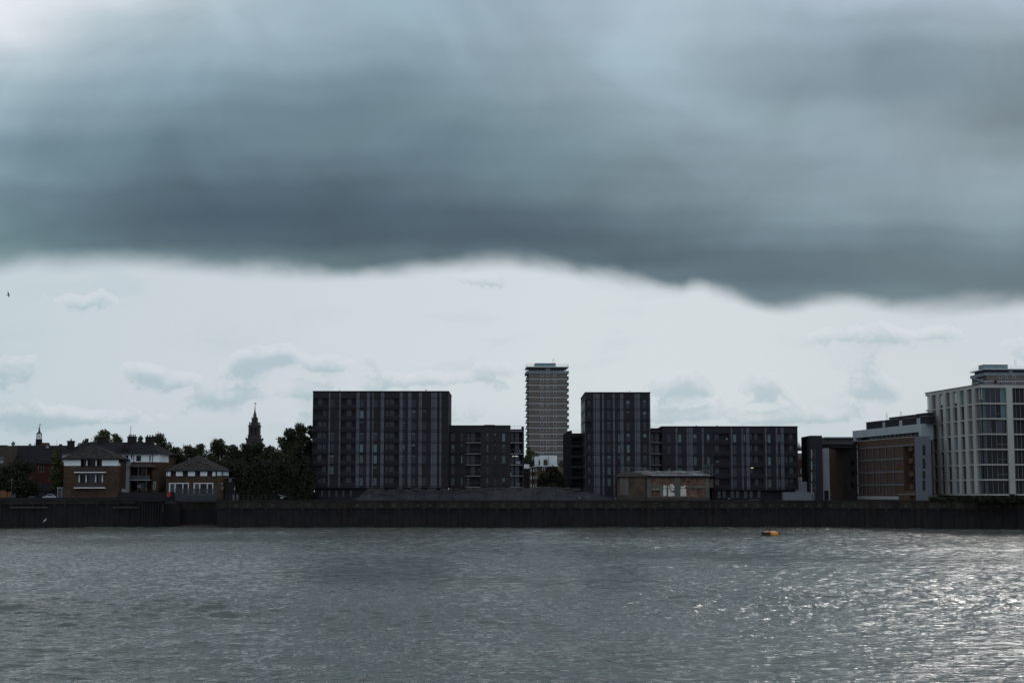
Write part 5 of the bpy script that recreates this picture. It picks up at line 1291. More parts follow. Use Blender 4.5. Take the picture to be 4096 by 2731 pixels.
    for x in (466,553-17,610+1): 
        m = MB(); u=F.px(x,1830)[0]; p0=F.pt(u,-.2,0); m.tube((p0[0],p0[1],zs-(2 if x>500 else 0)),(p0[0],p0[1],ze-.2),.08,.08,5); m.build('downpipe', TRIM, t)
house2()
def canopy():
    F = PF(472,386,514,386,1960); t = thing('garden_canopy', 'pale crumpled canvas canopy standing at the foot of the white pillar', 'canopy', (*F.pt(1,0,0)[:2],GZ))
    prof = [(472.5,1969.5),(473,1958),(476,1954.8),(479,1957),(484,1957),(491,1954.5),(497,1959),(505,1966),(514,1969.5)]
    m = MB(); k=len(prof)
    for j,(d,sc) in enumerate(((0,1),(.8,1.12),(1.6,.9))):
        for x,y in prof: u,z=F.px(x,y); zb=F.px(x,1969.5)[1]; m.v.append(F.pt(u,d,zb+(z-zb)*sc))
    for j in range(2):
        for i in range(k-1): a=j*k+i; m.f.append((a,a+1,a+k+1,a+k))
    m.f.append(tuple(range(k-1,-1,-1))); m.f.append(tuple(range(2*k,3*k))); m.build('canvas', GREYW2, t)
    m = MB()
    for x in (474,492,512): u=F.px(x,1970)[0]; F.box(m,u-.05,u+.05,.7,.8,GZ,F.px(492,1968)[1])
    m.build('frame', METAL, t)
canopy()
# --- house 3
def house3():
    F = PF(665,385,868,385,1900); e = at(914,1900,391.5); G = Frame((F.P1.x,F.P1.y),(e.x,e.y))
    t = thing('low_riverside_house', 'low brick house with wide hipped roof and two white triple windows', 'house', (*F.pt(F.L/2,0,0)[:2],GZ)); R=F.rect
    ze = F.px(760,1881)[1]; zs = F.px(760,1905)[1]
    w3 = [R(675.5,1930,755.4,1972),R(774,1930,853,1972)]
    wg = G.rect(884.5,1931,891.5,1957)
    m = MB(); F.wall(m,0,F.L,GZ,zs,[(*w,.2) for w in w3]); m.build('wall', BRN, t)
    m = MB(); G.wall(m,0,G.L,GZ,zs,[(*wg,.2)]); m.build('end_wall', TAN, t)
    pts=[F.pt(0,0,0),F.pt(F.L,0,0),G.pt(G.L,0,0),(G.pt(G.L,0,0)[0]-1,397,0),(F.pt(0,0,0)[0],397,0)]
    m = MB()
    for i in range(5): 
        j=(i+1)%5; m.poly([(pts[i][0],pts[i][1]+.004,zs+.001 if i<2 else GZ),(pts[j][0],pts[j][1]+.004,zs+.001 if i<2 else GZ),(pts[j][0],pts[j][1]+.004,ze),(pts[i][0],pts[i][1]+.004,ze)])
    m.build('upper_wall', DBR, t)
    for (a,b) in ((665.2,667.2),(670,682),(704,731),(752,779.7),(801,828.5),(849.6,861.5)):
        m = MB(); F.pbox(m,a,1884.5,b,1902.8,-.08,-.002); m.build('upper_panel', WHITE, t)
    for (a,b) in ((864,886.6),(892,914)):
        m = MB(); q=G.rect(a,1885,b,1904); G.box(m,max(0.02,q[0]),q[1],-.08,-.002,q[2]+.15,q[3]); m.build('upper_panel', WHITE, t)
    for (u0,u1,z0,z1) in w3:
        w=(u1-u0); m = MB(); f=.30
        F.box(m,u0,u1,-.05,.12,z1-.27,z1); 
        for (p,q) in ((0,.07),(.28,.345),(.67,.73),(.945,1)): F.box(m,u0+w*p,u0+w*q,-.05,.12,z0,z1-.271)
        fr=m.build('window', WHITED, t)
        for k,(p,q) in enumerate(((.07,.28),(.345,.67),(.73,.945))): m = MB(); F.box(m,u0+w*p,u0+w*q,.14,.19,z0,z1-.27); m.build('pane', GLSG if k==0 else GLS2, fr)
    m = MB(); G.box(m,wg[0],wg[1],-.03,.1,wg[3]-.3,wg[3]); G.box(m,wg[0],wg[0]+.1,-.03,.1,wg[2],wg[3]-.301); G.box(m,wg[1]-.13,wg[1],-.03,.1,wg[2],wg[3]-.301); fr=m.build('window', WHITED, t); m=MB(); G.quad(m,wg[0],wg[1],.12,wg[2],wg[3]); m.build('pane', GLS2, fr)
    zr = F.px(792,1819,6)[1]; ap=F.pt(F.px(792,1819,6)[0],6,zr); zee=ze+.02
    A=F.pt(-.75,-.6,zee);B=F.pt(F.L+.1,-.6,zee);q=G.pt(G.L+.6,-.6,0);C=(q[0],q[1],zee);D=(q[0]-.5,398,zee);E=(A[0],398,zee)
    m = MB()
    for p_,q_ in ((A,B),(B,C),(C,D),(D,E),(E,A)): m.poly([p_,q_,ap])
    m.poly([E,D,C,B,A]); rf=m.build('roof', TILE, t)
    m = MB(); F.box(m,-.75,F.L,-.68,-.58,ze-.2,ze+.015); G.box(m,.2,G.L+.6,-.68,-.58,ze-.2,ze+.015); m.build('gutter', TRIM, rf)
house3()
# --- school like building with long slate roof
def school():
    F = PF(50,400,249,400,1850); t = thing('gabled_brick_building', 'red brick building with long plain slate roof and small white gable at far left', 'house', (*F.pt(F.L/2,0,0)[:2],GZ)); R=F.rect
    ze = F.px(150,1851)[1]; zr = F.px(150,1781,7)[1]
    w = R(154,1860,175.5,1887)
    m = MB(); F.wall(m,-2.5,F.L,GZ,ze,[(*w,.2)]); 
    P=F.pt; u0=-2.5
    for u in (u0,F.L): m.poly([P(u,0,GZ),P(u,14,GZ),P(u,14,ze),P(u,7,zr),P(u,0,ze)])
    m.poly([P(u0,14,GZ),P(F.L,14,GZ),P(F.L,14,ze),P(u0,14,ze)]); m.build('wall', RED, t)
    m = MB(); F.box(m,w[0],w[1],-.05,.1,w[2],w[2]+.14)
    for a,b,c_,d in ((w[0],w[0]+.1,w[2]+.14,w[3]),(w[1]-.1,w[1],w[2]+.14,w[3]),((w[0]+w[1])/2-.06,(w[0]+w[1])/2+.06,w[2]+.14,w[3])): F.box(m,a,b,-.03,.1,c_,d)
    for zz in (w[2]+(w[3]-w[2])*.62,): F.box(m,w[0],w[1],-.04,.09,zz,zz+.1)
    fr=m.build('window', mat('cream_window_paint',(.17,.16,.13),.8,.1), t); m=MB(); F.quad(m,w[0],w[1],.13,w[2],w[3]); m.build('pane', GLS2, fr)
    m = MB(); uL=F.px(56,1850)[0]
    m.hexa([P(u0+.3,-.5,ze-.2),P(F.L-.2,-.5,ze-.2),P(F.L-.2,14.4,ze-.2),P(u0+.3,14.4,ze-.2),P(u0+.3,6.9,zr),P(F.L-.2,6.9,zr),P(F.L-.2,7.1,zr),P(u0+.3,7.1,zr)]); rf=m.build('roof', SLATE, t)
    for u in (u0+.0,F.L-.25):
        m = MB(); m.hexa([P(u,-.6,ze-.3),P(u+.35,-.6,ze-.3),P(u+.35,0,ze-.3),P(u,0,ze-.3),P(u,6.7,zr+.25),P(u+.35,6.7,zr+.25),P(u+.35,7.3,zr+.25),P(u,7.3,zr+.25)]); m.build('gable_coping', mat('buff_coping',(.065,.052,.042),.9,.3,1), t)
        m = MB(); q=P(u+.17,7,0); m.lathe((q[0],q[1]),[(.45,zr+.2),(.42,zr+.5),(.2,zr+1.0),(.12,zr+1.1)],4,True); m.build('finial', PANEL, t)
    x0=F.px(155,1790)[0]; x1=F.px(174.5,1790)[0]; xa=F.px(164.5,1777)[0]; d=5.4; zb=F.px(164,1791,d)[1]; za=F.px(164,1777.5,d)[1]
    m = MB(); m.poly([P(x0,d,zb),P(x1,d,zb),P(xa,d,za)]); o=m.build('gable_dormer', GREYW2, rf)
    m = MB(); m.poly([P(x0,d-.1,zb),P(xa,d-.1,za),P(xa,8,za)]); m.poly([P(x1,d-.1,zb),P(xa,8,za),P(xa,d-.1,za)]); m.build('dormer_roof', SLATE, rf)
    # building behind: red roof and bell cupola
    H = PF(80,440,245,440,1800); t = thing('bell_cupola_building', 'red tiled roof carrying a bell cupola with flared lead cap and weather vane', 'house', (*H.pt(H.L/2,0,0)[:2],GZ))
    zt=H.px(150,1779.5)[1]; m=MB(); a,b=H.px(97,1780)[0],H.px(258,1780)[0]; H.box(m,a,b,0,12,GZ,zt-4.5); m.build('wall', RED, t)
    m=MB(); Q=H.pt; m.hexa([Q(a-.4,-.5,zt-4.5),Q(b+.4,-.5,zt-4.5),Q(b+.4,12.5,zt-4.5),Q(a-.4,12.5,zt-4.5),Q(a-.2,5.9,zt),Q(b,5.9,zt),Q(b,6.1,zt),Q(a-.2,6.1,zt)]); m.build('roof', REDT, t)
    m=MB(); a2,b2=H.px(124,1770)[0],H.px(181,1770)[0]; z2=H.px(150,1767.5)[1]; m.hexa([Q(a2,1,zt-3),Q(b2,1,zt-3),Q(b2,9,zt-3),Q(a2,9,zt-3),Q(a2+.4,4.9,z2),Q(b2-.4,4.9,z2),Q(b2-.4,5.1,z2),Q(a2+.4,5.1,z2)]); m.build('cross_roof', REDT, t)
    m=MB(); m.poly([Q(a2-.02,2.2,zt-1.0),Q(a2+.7,2.2,zt-1),Q(a2+.45,2.2,z2-.05)]); m.box; m.build('white_gable', GREYW2, t)
    for x in (94,): m=MB(); q=Q(H.px(x,1775)[0],6,0); m.lathe((q[0],q[1]),[(.3,zt-.3),(.3,zt+.4),(.1,zt+.7)],4,True); m.build('finial', PANEL, t)
    m=MB(); q=Q(H.px(218,1775)[0],6,0); m.box(q[0]-.4,q[0]+.4,q[1]-.4,q[1]+.4,zt-.3,zt+.5); m.build('chimney', DBR, t)
    m=MB(); q=Q(H.px(202,1775)[0],6,0); m.tube((q[0],q[1],zt-.2),(q[0],q[1],H.px(202,1756)[1]),.05,.04,5); m.build('aerial', DARK, t)
    cx=H.px(156.3,1750,5)[0]; q=Q(cx,5,0); s=445/FPX; z=lambda y:H.px(156,y,5)[1]
    m=MB(); m.lathe(q[:2],[(12.8*s,z(1782)),(12.4*s,z(1758)),(13.4*s,z(1757)),(13.2*s,z(1755.5))],8); m.build('cupola_base', SLATE, t)
    for k in range(8):
        an=6.283*(k+.5)/8; m=MB(); x,y=q[0]+9.6*s*math.cos(an),q[1]+9.6*s*math.sin(an); m.tube((x,y,z(1755.5)),(x,y,z(1734)),.11,.10,6); m.build('cupola_post', WHITED, t)
    m=MB(); m.lathe(q[:2],[(10.4*s,z(1750)),(10.4*s,z(1749))],8); m.f=m.f[:-2]; m.build('cupola_rail', GREYW2, t)
    m=MB(); m.lathe(q[:2],[(4*s,z(1747)),(3.2*s,z(1743)),(2*s,z(1740)),(.8*s,z(1735))],10); m.build('bell', DARK, t)
    m=MB(); m.lathe(q[:2],[(12.6*s,z(1735)),(12.2*s,z(1734)),(7*s,z(1730)),(4*s,z(1724)),(2.6*s,z(1716)),(1.8*s,z(1709)),(2.2*s,z(1708)),(.5*s,z(1705))],8); m.build('cupola_cap', FENCE, t)
    m=MB(); m.tube((q[0],q[1],z(1706)),(q[0],q[1],z(1695)),.05,.04,5); m.tube((q[0]-8*s,q[1],z(1709)),(q[0]+8*s,q[1],z(1709)),.03,.03,4); m.box(q[0]-1*s,q[0]+7*s,q[1]-.05,q[1]+.05,z(1699.5),z(1696.7)); m.build('weather_vane', DARK, t)
    # far left building
    K = PF(-60,395,45,395,1850); t = thing('flat_brick_building', 'dark brown brick building cut by the left edge with a slatted window', 'house', (*K.pt(6,0,0)[:2],GZ))
    w=K.rect(-12,1822,14,1852); zt=K.px(20,1782)[1]; m=MB(); ub=K.px(27,1850)[0]
    K.wall(m,0,ub,GZ,zt,[(*w,.25)]); K.body(m,0,ub,8,GZ,zt); m.poly([K.pt(ub,.01,GZ),K.pt(ub+.1,.01,K.px(27,1835)[1]),K.pt(K.px(52,1782)[0],.01,zt),K.pt(ub,.01,zt)]); m.build('wall', mat('drab_brick',(.052,.043,.032),.9,.2,.5,.2,fine=.2), t)
    m=MB(); K.quad(m,w[0],w[1],.22,w[2],w[3]); o=m.build('window', GLSG, t)
    m=MB()
    for k in range(5): zz=w[3]-.4-k*.28; K.box(m,w[0],w[1],.1,.2,zz-.05,zz)
    K.box(m,w[0],w[1],.1,.2,w[2]+.1,w[2]+.6); m.build('blind', GREYW2, o)
    m=MB(); K.box(m,0,ub,-.1,.2,zt+.002,zt+.15); m.build('roof_edge', TRIM, t)
school()

def small_left():
    F = PF(120,390,232,390,1960)
    t = thing('lean_to_shed', 'long low dark roofed shed behind the parked cars', 'shed', (*F.pt(F.L/2,0,0)[:2],GZ)); R=F.rect
    u0,u1,z0,z1=R(118,1934,230,1964); m=MB(); m.hexa([F.pt(u0-.2,-.4,z0),F.pt(u1,-.4,z0),F.pt(u1,5,z0),F.pt(u0-.2,5,z0),F.pt(u0+.3,3,z1),F.pt(u1-.1,3,z1),F.pt(u1-.1,5,z1),F.pt(u0+.3,5,z1)]); m.build('roof', SLATE, t)
    m=MB(); F.box(m,u0,u1,0,4.8,GZ,z0-.002); m.build('wall', BLK, t)
    for x in (133,139,156,163,172): m=MB(); F.pbox(m,x,1968,x+4.5,1986,-.06,-.003); m.build('wall_panel', mat('dim_panel',(.05,.052,.058)), t)
    F = PF(229,384,249,384,1960); t = thing('white_porch', 'small grey porch with white lintel beside the pyramid roofed house', 'porch', (*F.pt(1,0,0)[:2],GZ)); R=F.rect
    u0,u1,z0,z1=R(229.5,1952,249,1990); m=MB(); F.box(m,u0,u0+.15,0,1.5,GZ,z1); F.box(m,u1-.15,u1,0,1.5,GZ,z1); m.build('post', GREYW2, t)
    m=MB(); F.box(m,u0+.151,u1-.151,.5,.6,GZ,z1); m.build('door', PANEL, t); m=MB(); F.box(m,u0-.1,u1+.1,-.1,1.6,z1+.002,z1+.25); m.build('lintel', GREYW2, t)
    F = PF(-20,381,46,381,1970); t = thing('orange_hoarding', 'rust orange arched hoarding at the left edge beside a lamp post', 'hoarding', (*F.pt(3,0,0)[:2],GZ))
    pr=[(-20,1992),(-20,1962),(5,1961.5),(12,1959.5),(20,1961),(27,1966),(28,1992)]; m=MB(); a=[F.px(x,y) for x,y in pr]; f=[F.pt(u,0,z) for u,z in a]; g=[F.pt(u,.15,z) for u,z in a]; m.poly(f); m.poly(g[::-1])
    for i in range(len(f)): j=(i+1)%len(f); m.poly([f[i],g[i],g[j],f[j]])
    m.build('board', ORBR, t); m=MB(); F.pbox(m,30,1966,43,1992,.05,.2); m.build('side_board', ORBR, t)
    # lamp posts
    def lamp(px,py,yb,Y,label,kind):
        p=at(px,yb,Y); z1=at(px,py,Y).z; t=thing('lamp_post', label, 'lamp post', (p.x,Y,GZ), 'lamp posts on the riverside path')
        m=MB(); m.tube((p.x,Y,GZ-.1),(p.x,Y,z1-.4),.09 if kind else .12,.06 if kind else .09,8); m.build('pole', DARK if kind else mat('grey_pole',(.05,.052,.055)), t)
        m=MB()
        if kind: m.lathe((p.x,Y),[(.12,z1-.7),(.26,z1-.15),(.32,z1-.12),(.05,z1+.1)],8)
        else: m.box(p.x-.2,p.x+.2,Y-.3,Y+.3,z1-.45,z1)
        m.build('lantern', DARK if kind else PANEL, t)
    lamp(45,1914,1992,380,'thick grey lamp post at the left edge in front of the dark tree',0)
    lamp(901.8,1924,1980,381,'taller black lantern lamp post in front of the orange brick end wall',1)
    lamp(887.5,1936,1980,380,'shorter black lantern lamp post by the narrow white window',1)
    # cars
    def car(px0,px1,ytop,Y,label,paint,flip=False):
        a=at(px0,1995,Y); L=4.3; cx=(at(px0,1995,Y).x+at(px1,1995,Y).x)/2; t=thing('parked_car', label, 'car', (cx,Y,GZ), 'cars parked along the path')
        sc=(at(px1,1990,Y).x-at(px0,1990,Y).x)/L; H=at(px0,ytop,Y).z-GZ; s=-1 if flip else 1
        prof=[(-2.15,.35),(-2.12,.75),(-1.9,.86),(-1.15,.95),(-.45,1.38),(.2,1.45),(.9,1.40),(1.6,1.02),(2.0,.92),(2.13,.6),(2.13,.32)]
        prof=[(x*s*sc,z*H/1.45) for x,z in prof]
        def ext(pr,y0,y1,tp=0):
            m=MB(); f=[(cx+x,y0,GZ+z) for x,z in pr]; g=[(cx+x,y1,GZ+z) for x,z in pr]; m.poly(f if s>0 else f[::-1]); m.poly(g[::-1] if s>0 else g)
            for i in range(len(f)): j=(i+1)%len(f); m.poly([f[i],g[i],g[j],f[j]])
            return m
        ext(prof,Y-.85,Y+.85).build('body', paint, t)
        win=[(-.95,1.0),(-.42,1.30),(.2,1.37),(.85,1.32),(1.35,1.02)]; ext([(x*s*sc,z*H/1.45) for x,z in win],Y-.862,Y-.851).build('side_window', GLS, t)
        for x in (-1.35,1.35):
            m=MB(); m.lathe((0,0),[(.33,0),(.33,.22)],14); m.v=[(cx+x*s*sc+v[0],Y-.88+v[2],GZ+.33+v[1]) for v in m.v]; w=m.build('wheel', BLACKR, t)
            m=MB(); m.lathe((0,0),[(.19,0),(.17,.02)],10); m.v=[(cx+x*s*sc+v[0],Y-.905+v[2],GZ+.33+v[1]) for v in m.v]; m.build('hubcap', METAL, w)
    car(172,229,1974.5,388,'silver car with bright curved roof parked beside the grey porch',SILV)
    car(112,152,1982,387.5,'dark blue car parked left of the silver car below the shed',NAVY,True)
    t=thing('utility_box','small pale cabinet standing left of the dark blue car','cabinet',(*at(57,1980,386)[:2],GZ)); p=at(57,1980,386)
    m=MB(); m.box(p.x-.45,p.x+.35,385.8,386.3,GZ,at(57,1971,386).z); m.build('cabinet', GREYW, t); m=MB(); m.box(p.x-.5,p.x+.4,385.75,386.35,at(57,1971,386).z+.002,at(57,1970,386).z+.03); m.build('lid', PANEL, t)
    # parapet / garden walls
    def gwall(x0,x1,yt,Y,name,label,mm,cop=None):
        F=PF(x0,Y,x1,Y,1980); t=thing(name,label,'wall',(*F.pt(F.L/2,0,0)[:2],GZ)); zt=F.px((x0+x1)/2,yt)[1]; m=MB(); F.box(m,0,F.L,0,.3,GZ-.1,zt); m.build('wall', mm, t); m=MB(); F.box(m,-.05,F.L+.05,-.06,.36,zt+.002,zt+.08); m.build('coping', cop or TRIM, t)
    gwall(-40,560,1990.5,379.6,'parapet_wall','low dark parapet running along the promenade below the brick houses',BLK)
    gwall(474,699,1968.5,382.6,'garden_wall','dark garden wall behind the red lifebuoy cabinet',BLK2)
    # lifebuoy cabinet
    F=PF(668,382.0,683,382.0,1978); t=thing('lifebuoy_cabinet','bright red lifebuoy cabinet fixed in front of the dark garden wall','cabinet',(*F.pt(.5,0,0)[:2],GZ)); u0,u1,z0,z1=F.rect(668.5,1969.5,682.5,1986)
    m=MB(); c_=.16
    pr=[(u0+c_,z0),(u1-c_,z0),(u1,z0+c_),(u1,z1-c_),(u1-c_,z1),(u0+c_,z1),(u0,z1-c_),(u0,z0+c_)]; f=[F.pt(u,-.3,z) for u,z in pr]; g=[F.pt(u,0,z) for u,z in pr]; m.poly(f); m.poly(g[::-1])
    for i in range(8): j=(i+1)%8; m.poly([f[i],g[i],g[j],f[j]])
    m.build('cabinet', REDB, t); m=MB(); q=F.pt((u0+u1)/2,.1,0); m.tube((q[0],q[1],GZ),(q[0],q[1],z0+.3),.06,.06,6); m.build('post', DARK, t)
    m=MB(); F.box(m,u0+.28,u1-.28,-.33,-.301,z0+.3,z1-.3); m.build('door_panel', mat('dark_red',(.16,.014,.012)), t)
    # palisade fence
    F=PF(700,381.5,867,381.5,1970); t=thing('palisade_fence','blue grey upright paling fence in front of the low house','fence',(*F.pt(F.L/2,0,0)[:2],GZ)); z1=F.px(780,1953)[1]
    m=MB(); k=int(F.L/.16)
    for i in range(k):
        u=F.L*i/k; h=z1
        if u<1.1: h=z1+.75*math.sin(math.pi*u/1.1)
        F.box(m,u,u+.11,-.02,.02,GZ-.3,h)
    m.build('palings', FENCE, t)
    for z in (GZ+.5,z1-.4): m=MB(); F.box(m,0,F.L,.021,.08,z-.06,z+.06); m.build('rail', FENCE, t)
    for a,b in ((744,780),(788,826),(832,862)): m=MB(); F.pbox(m,a,1977,b,1978.6,-.07,-.021); m.build('white_strip', GREYW, t)
    F=PF(868,381.5,1100,381.5,1985); t=thing('low_railing','thin low metal railing along the quay edge right of the paling fence','railing',(*F.pt(F.L/2,0,0)[:2],GZ)); m=MB(); z1=F.px(960,1980)[1]
    F.box(m,0,F.L,0,.05,z1-.05,z1); F.box(m,0,F.L,0,.04,(z1+GZ)/2-.02,(z1+GZ)/2+.02); m.build('rail', mat('dim_rail2',(.05,.052,.055)), t)
    for i in range(14): m=MB(); u=F.L*i/13; F.box(m,u-.03,u+.03,.051,.11,GZ,z1); m.build('post', mat('dim_rail2',(.05,.052,.055)), t)
    # signpost with white plate, two planters, pavilion
    p=at(938.8,1955,384); t=thing('sign_post','slim post carrying a small white plate in front of the dark trees','sign',(p.x,384,GZ)); m=MB(); m.tube((p.x,384,GZ),(p.x,384,at(938,1937,384).z),.05,.05,6); m.build('post', RAIL, t)
    m=MB(); m.box(p.x-.13,p.x+.13,383.9,383.94,at(938,1958.5,384).z,at(938,1951.5,384).z); m.build('plate', GREYW2, t)
    for px_,lab in ((933.5,'left one of two small pale planters on the quay under the trees'),(949.5,'right one of two small pale planters on the quay under the trees')):
        p=at(px_,1978,384.5); t=thing('planter',lab,'planter',(p.x,p.y,GZ),'pale planters on the quay'); m=MB(); m.lathe((p.x,p.y),[(.22,GZ),(.28,p.z+.1),(.24,p.z+.1),(.22,p.z)],10); m.build('pot', GREYW, t)
        m=MB(); rr=random.Random(int(px_))
        for _ in range(26): x,y,z=p.x+rr.uniform(-.25,.25),p.y+rr.uniform(-.25,.25),p.z+rr.uniform(.05,.55); m.poly([(x,y,z),(x+.12,y+.05,z+.06),(x-.02,y-.08,z+.13)])
        m.build('foliage', LEAF1, t)
    F=PF(908,388,926,388,1940); t=thing('pavilion','tiny pavilion with white balcony rail half hidden right of the low house','pavilion',(*F.pt(1,0,0)[:2],GZ)); m=MB(); F.pbox(m,904,1912.5,932,2000,.3,4); m.build('wall', DARK, t)
    m=MB(); F.pbox(m,902,1909.8,934,1912,-.6,4.2); m.build('roof', PANEL, t)
    m=MB(); 
    for k in range(6): F.pbox(m,914.5+k*2,1915.5,915.3+k*2,1927,-.3,-.22)
    F.pbox(m,914,1914.5,927,1915.4,-.32,-.2); m.build('balcony_rail', GREYW2, t)
    # small white tilted board on a box at the quay edge
    F=PF(1115,380,1144,380,1980); t=thing('tilted_board','small pale tilted board on a box at the quay edge below the tall tree','board',(*F.pt(1,0,0)[:2],GZ)); m=MB()
    a,b=F.px(1115,1977),F.px(1144,1985); m.hexa([F.pt(a[0],0,a[1]-.08),F.pt(b[0],0,b[1]-.05),F.pt(b[0],.8,b[1]-.05),F.pt(a[0],.8,a[1]-.08),F.pt(a[0],0,a[1]),F.pt(b[0],0,b[1]+.03),F.pt(b[0],.8,b[1]+.03),F.pt(a[0],.8,a[1])]); m.build('board', GREYW2, t)
    m=MB(); u0,u1,z0,z1=F.rect(1121,1986,1132.5,1992.5); F.box(m,u0,u1,.0,.6,z0,z1); m.build('box', GREYW2, t); m=MB(); F.box(m,u0+.2,u0+.28,.2,.3,GZ,F.px(1122,1979)[1]); m.build('leg', RAIL, t)
small_left()

# ================================================================== trees
def make_tree(name, label, px_, Y, top_px, wid_px, base_z=GZ, seed=0, leafm=LEAF1, n=5200, leaf=.42, crown_frac=.78, loose=.0, group='trees behind the riverside houses'):
    rng=np.random.RandomState(seed); p=at(px_,1900,Y); ztop=at(px_,top_px,Y).z; W=(1.32 if leafm is not LEAF1 else 1.5)*wid_px*Y/FPX; H=ztop-base_z
    t=thing(name,label,'tree',(p.x,Y,base_z),group)
    zc0=base_z+H*(1-crown_frac)
    m=MB(); tr=max(.15,H*.022)
    pts=[(p.x,Y,base_z-.2)]; x,y=p.x,Y
    for k in range(1,6):
        x+=rng.uniform(-.12,.12)*H*.06; y+=rng.uniform(-.1,.1)*H*.05; pts.append((x,y,base_z+H*.86*k/5))
    for k in range(5): m.tube(pts[k],pts[k+1],tr*(1-k*.17),tr*(1-(k+1)*.17),7)
    trunk=m
    nl=13+int(rng.randint(5)); n=int(n*1.7); lobes=[]
    for k in range(nl):
        a=rng.rand()*6.283; h=(k+.5)/nl; zz=zc0+(ztop-zc0)*(.10+.82*h)
        prof=math.sin(math.pi*min(1,(.16+.84*h)**1.15*.93))**.7
        rr=W/2*prof*rng.uniform(.2,.72); lr=W*rng.uniform(.20,.32)*(1.08-.45*h)
        lobes.append((p.x+rr*math.cos(a),Y+rr*.7*math.sin(a),min(zz,ztop-lr*.75),lr,lr*rng.uniform(.65,.95)))
    lobes.append((p.x+rng.uniform(-.1,.1)*W,Y,ztop-W*.11,W*.13,W*.11))
    for (lx,ly,lz,lr,_) in lobes:
        hz=min(lz-lr*.2,base_z+H*.8); k=max(0,min(4,int((hz-H*.18-base_z)/(H*.86)*5))); s=pts[k]; trunk.tube(s,(lx,ly,lz),tr*.30,.04,5)
    trunk.build('trunk', BARK, t)
    w=np.array([l[3]**2 for l in lobes]); w/=w.sum(); idx=rng.choice(len(lobes),n,p=w)
    L=np.array(lobes)[idx]; d=rng.randn(n,3); d/=np.linalg.norm(d,axis=1)[:,None]; r=rng.rand(n)**.45
    r=np.where(rng.rand(n)<.10+loose,r*rng.uniform(1.0,1.5,n),r)
    C=L[:,:3]+d*np.stack([L[:,3]*r,L[:,3]*r,L[:,4]*r],1)
    # break the surface into twig clusters and gaps
    ph=rng.rand(6)*6.28; g=np.sin(C[:,0]*1.9+ph[0])*np.sin(C[:,1]*1.7+ph[1])*np.sin(C[:,2]*2.3+ph[2])+.5*np.sin(C[:,0]*4.1+ph[3])*np.sin(C[:,2]*4.7+ph[4])
    keep=(g>-.62-.3*rng.rand(n)); C=C[keep]; k=len(C)
    a=rng.randn(k,3); a/=np.linalg.norm(a,axis=1)[:,None]; b=np.cross(a,rng.randn(k,3)); b/=np.linalg.norm(b,axis=1)[:,None]; s=leaf*rng.uniform(.5,1.25,k)[:,None]
    V=np.stack([C-a*s,C+b*s*.45,C+a*s,C-b*s*.45],1).reshape(-1,3)-np.array([p.x,Y,base_z])
    F=np.arange(4*k).reshape(k,4); me=bpy.data.meshes.new('crown'); me.vertices.add(4*k); me.vertices.foreach_set('co',V.astype(np.float32).ravel())
    me.loops.add(4*k); me.loops.foreach_set('vertex_index',F.astype(np.int32).ravel()); me.polygons.add(k); me.polygons.foreach_set('loop_start',np.arange(0,4*k,4,dtype=np.int32)); me.update()
    me.materials.append(leafm); o=bpy.data.objects.new('crown',me); COL.objects.link(o); o.parent=t
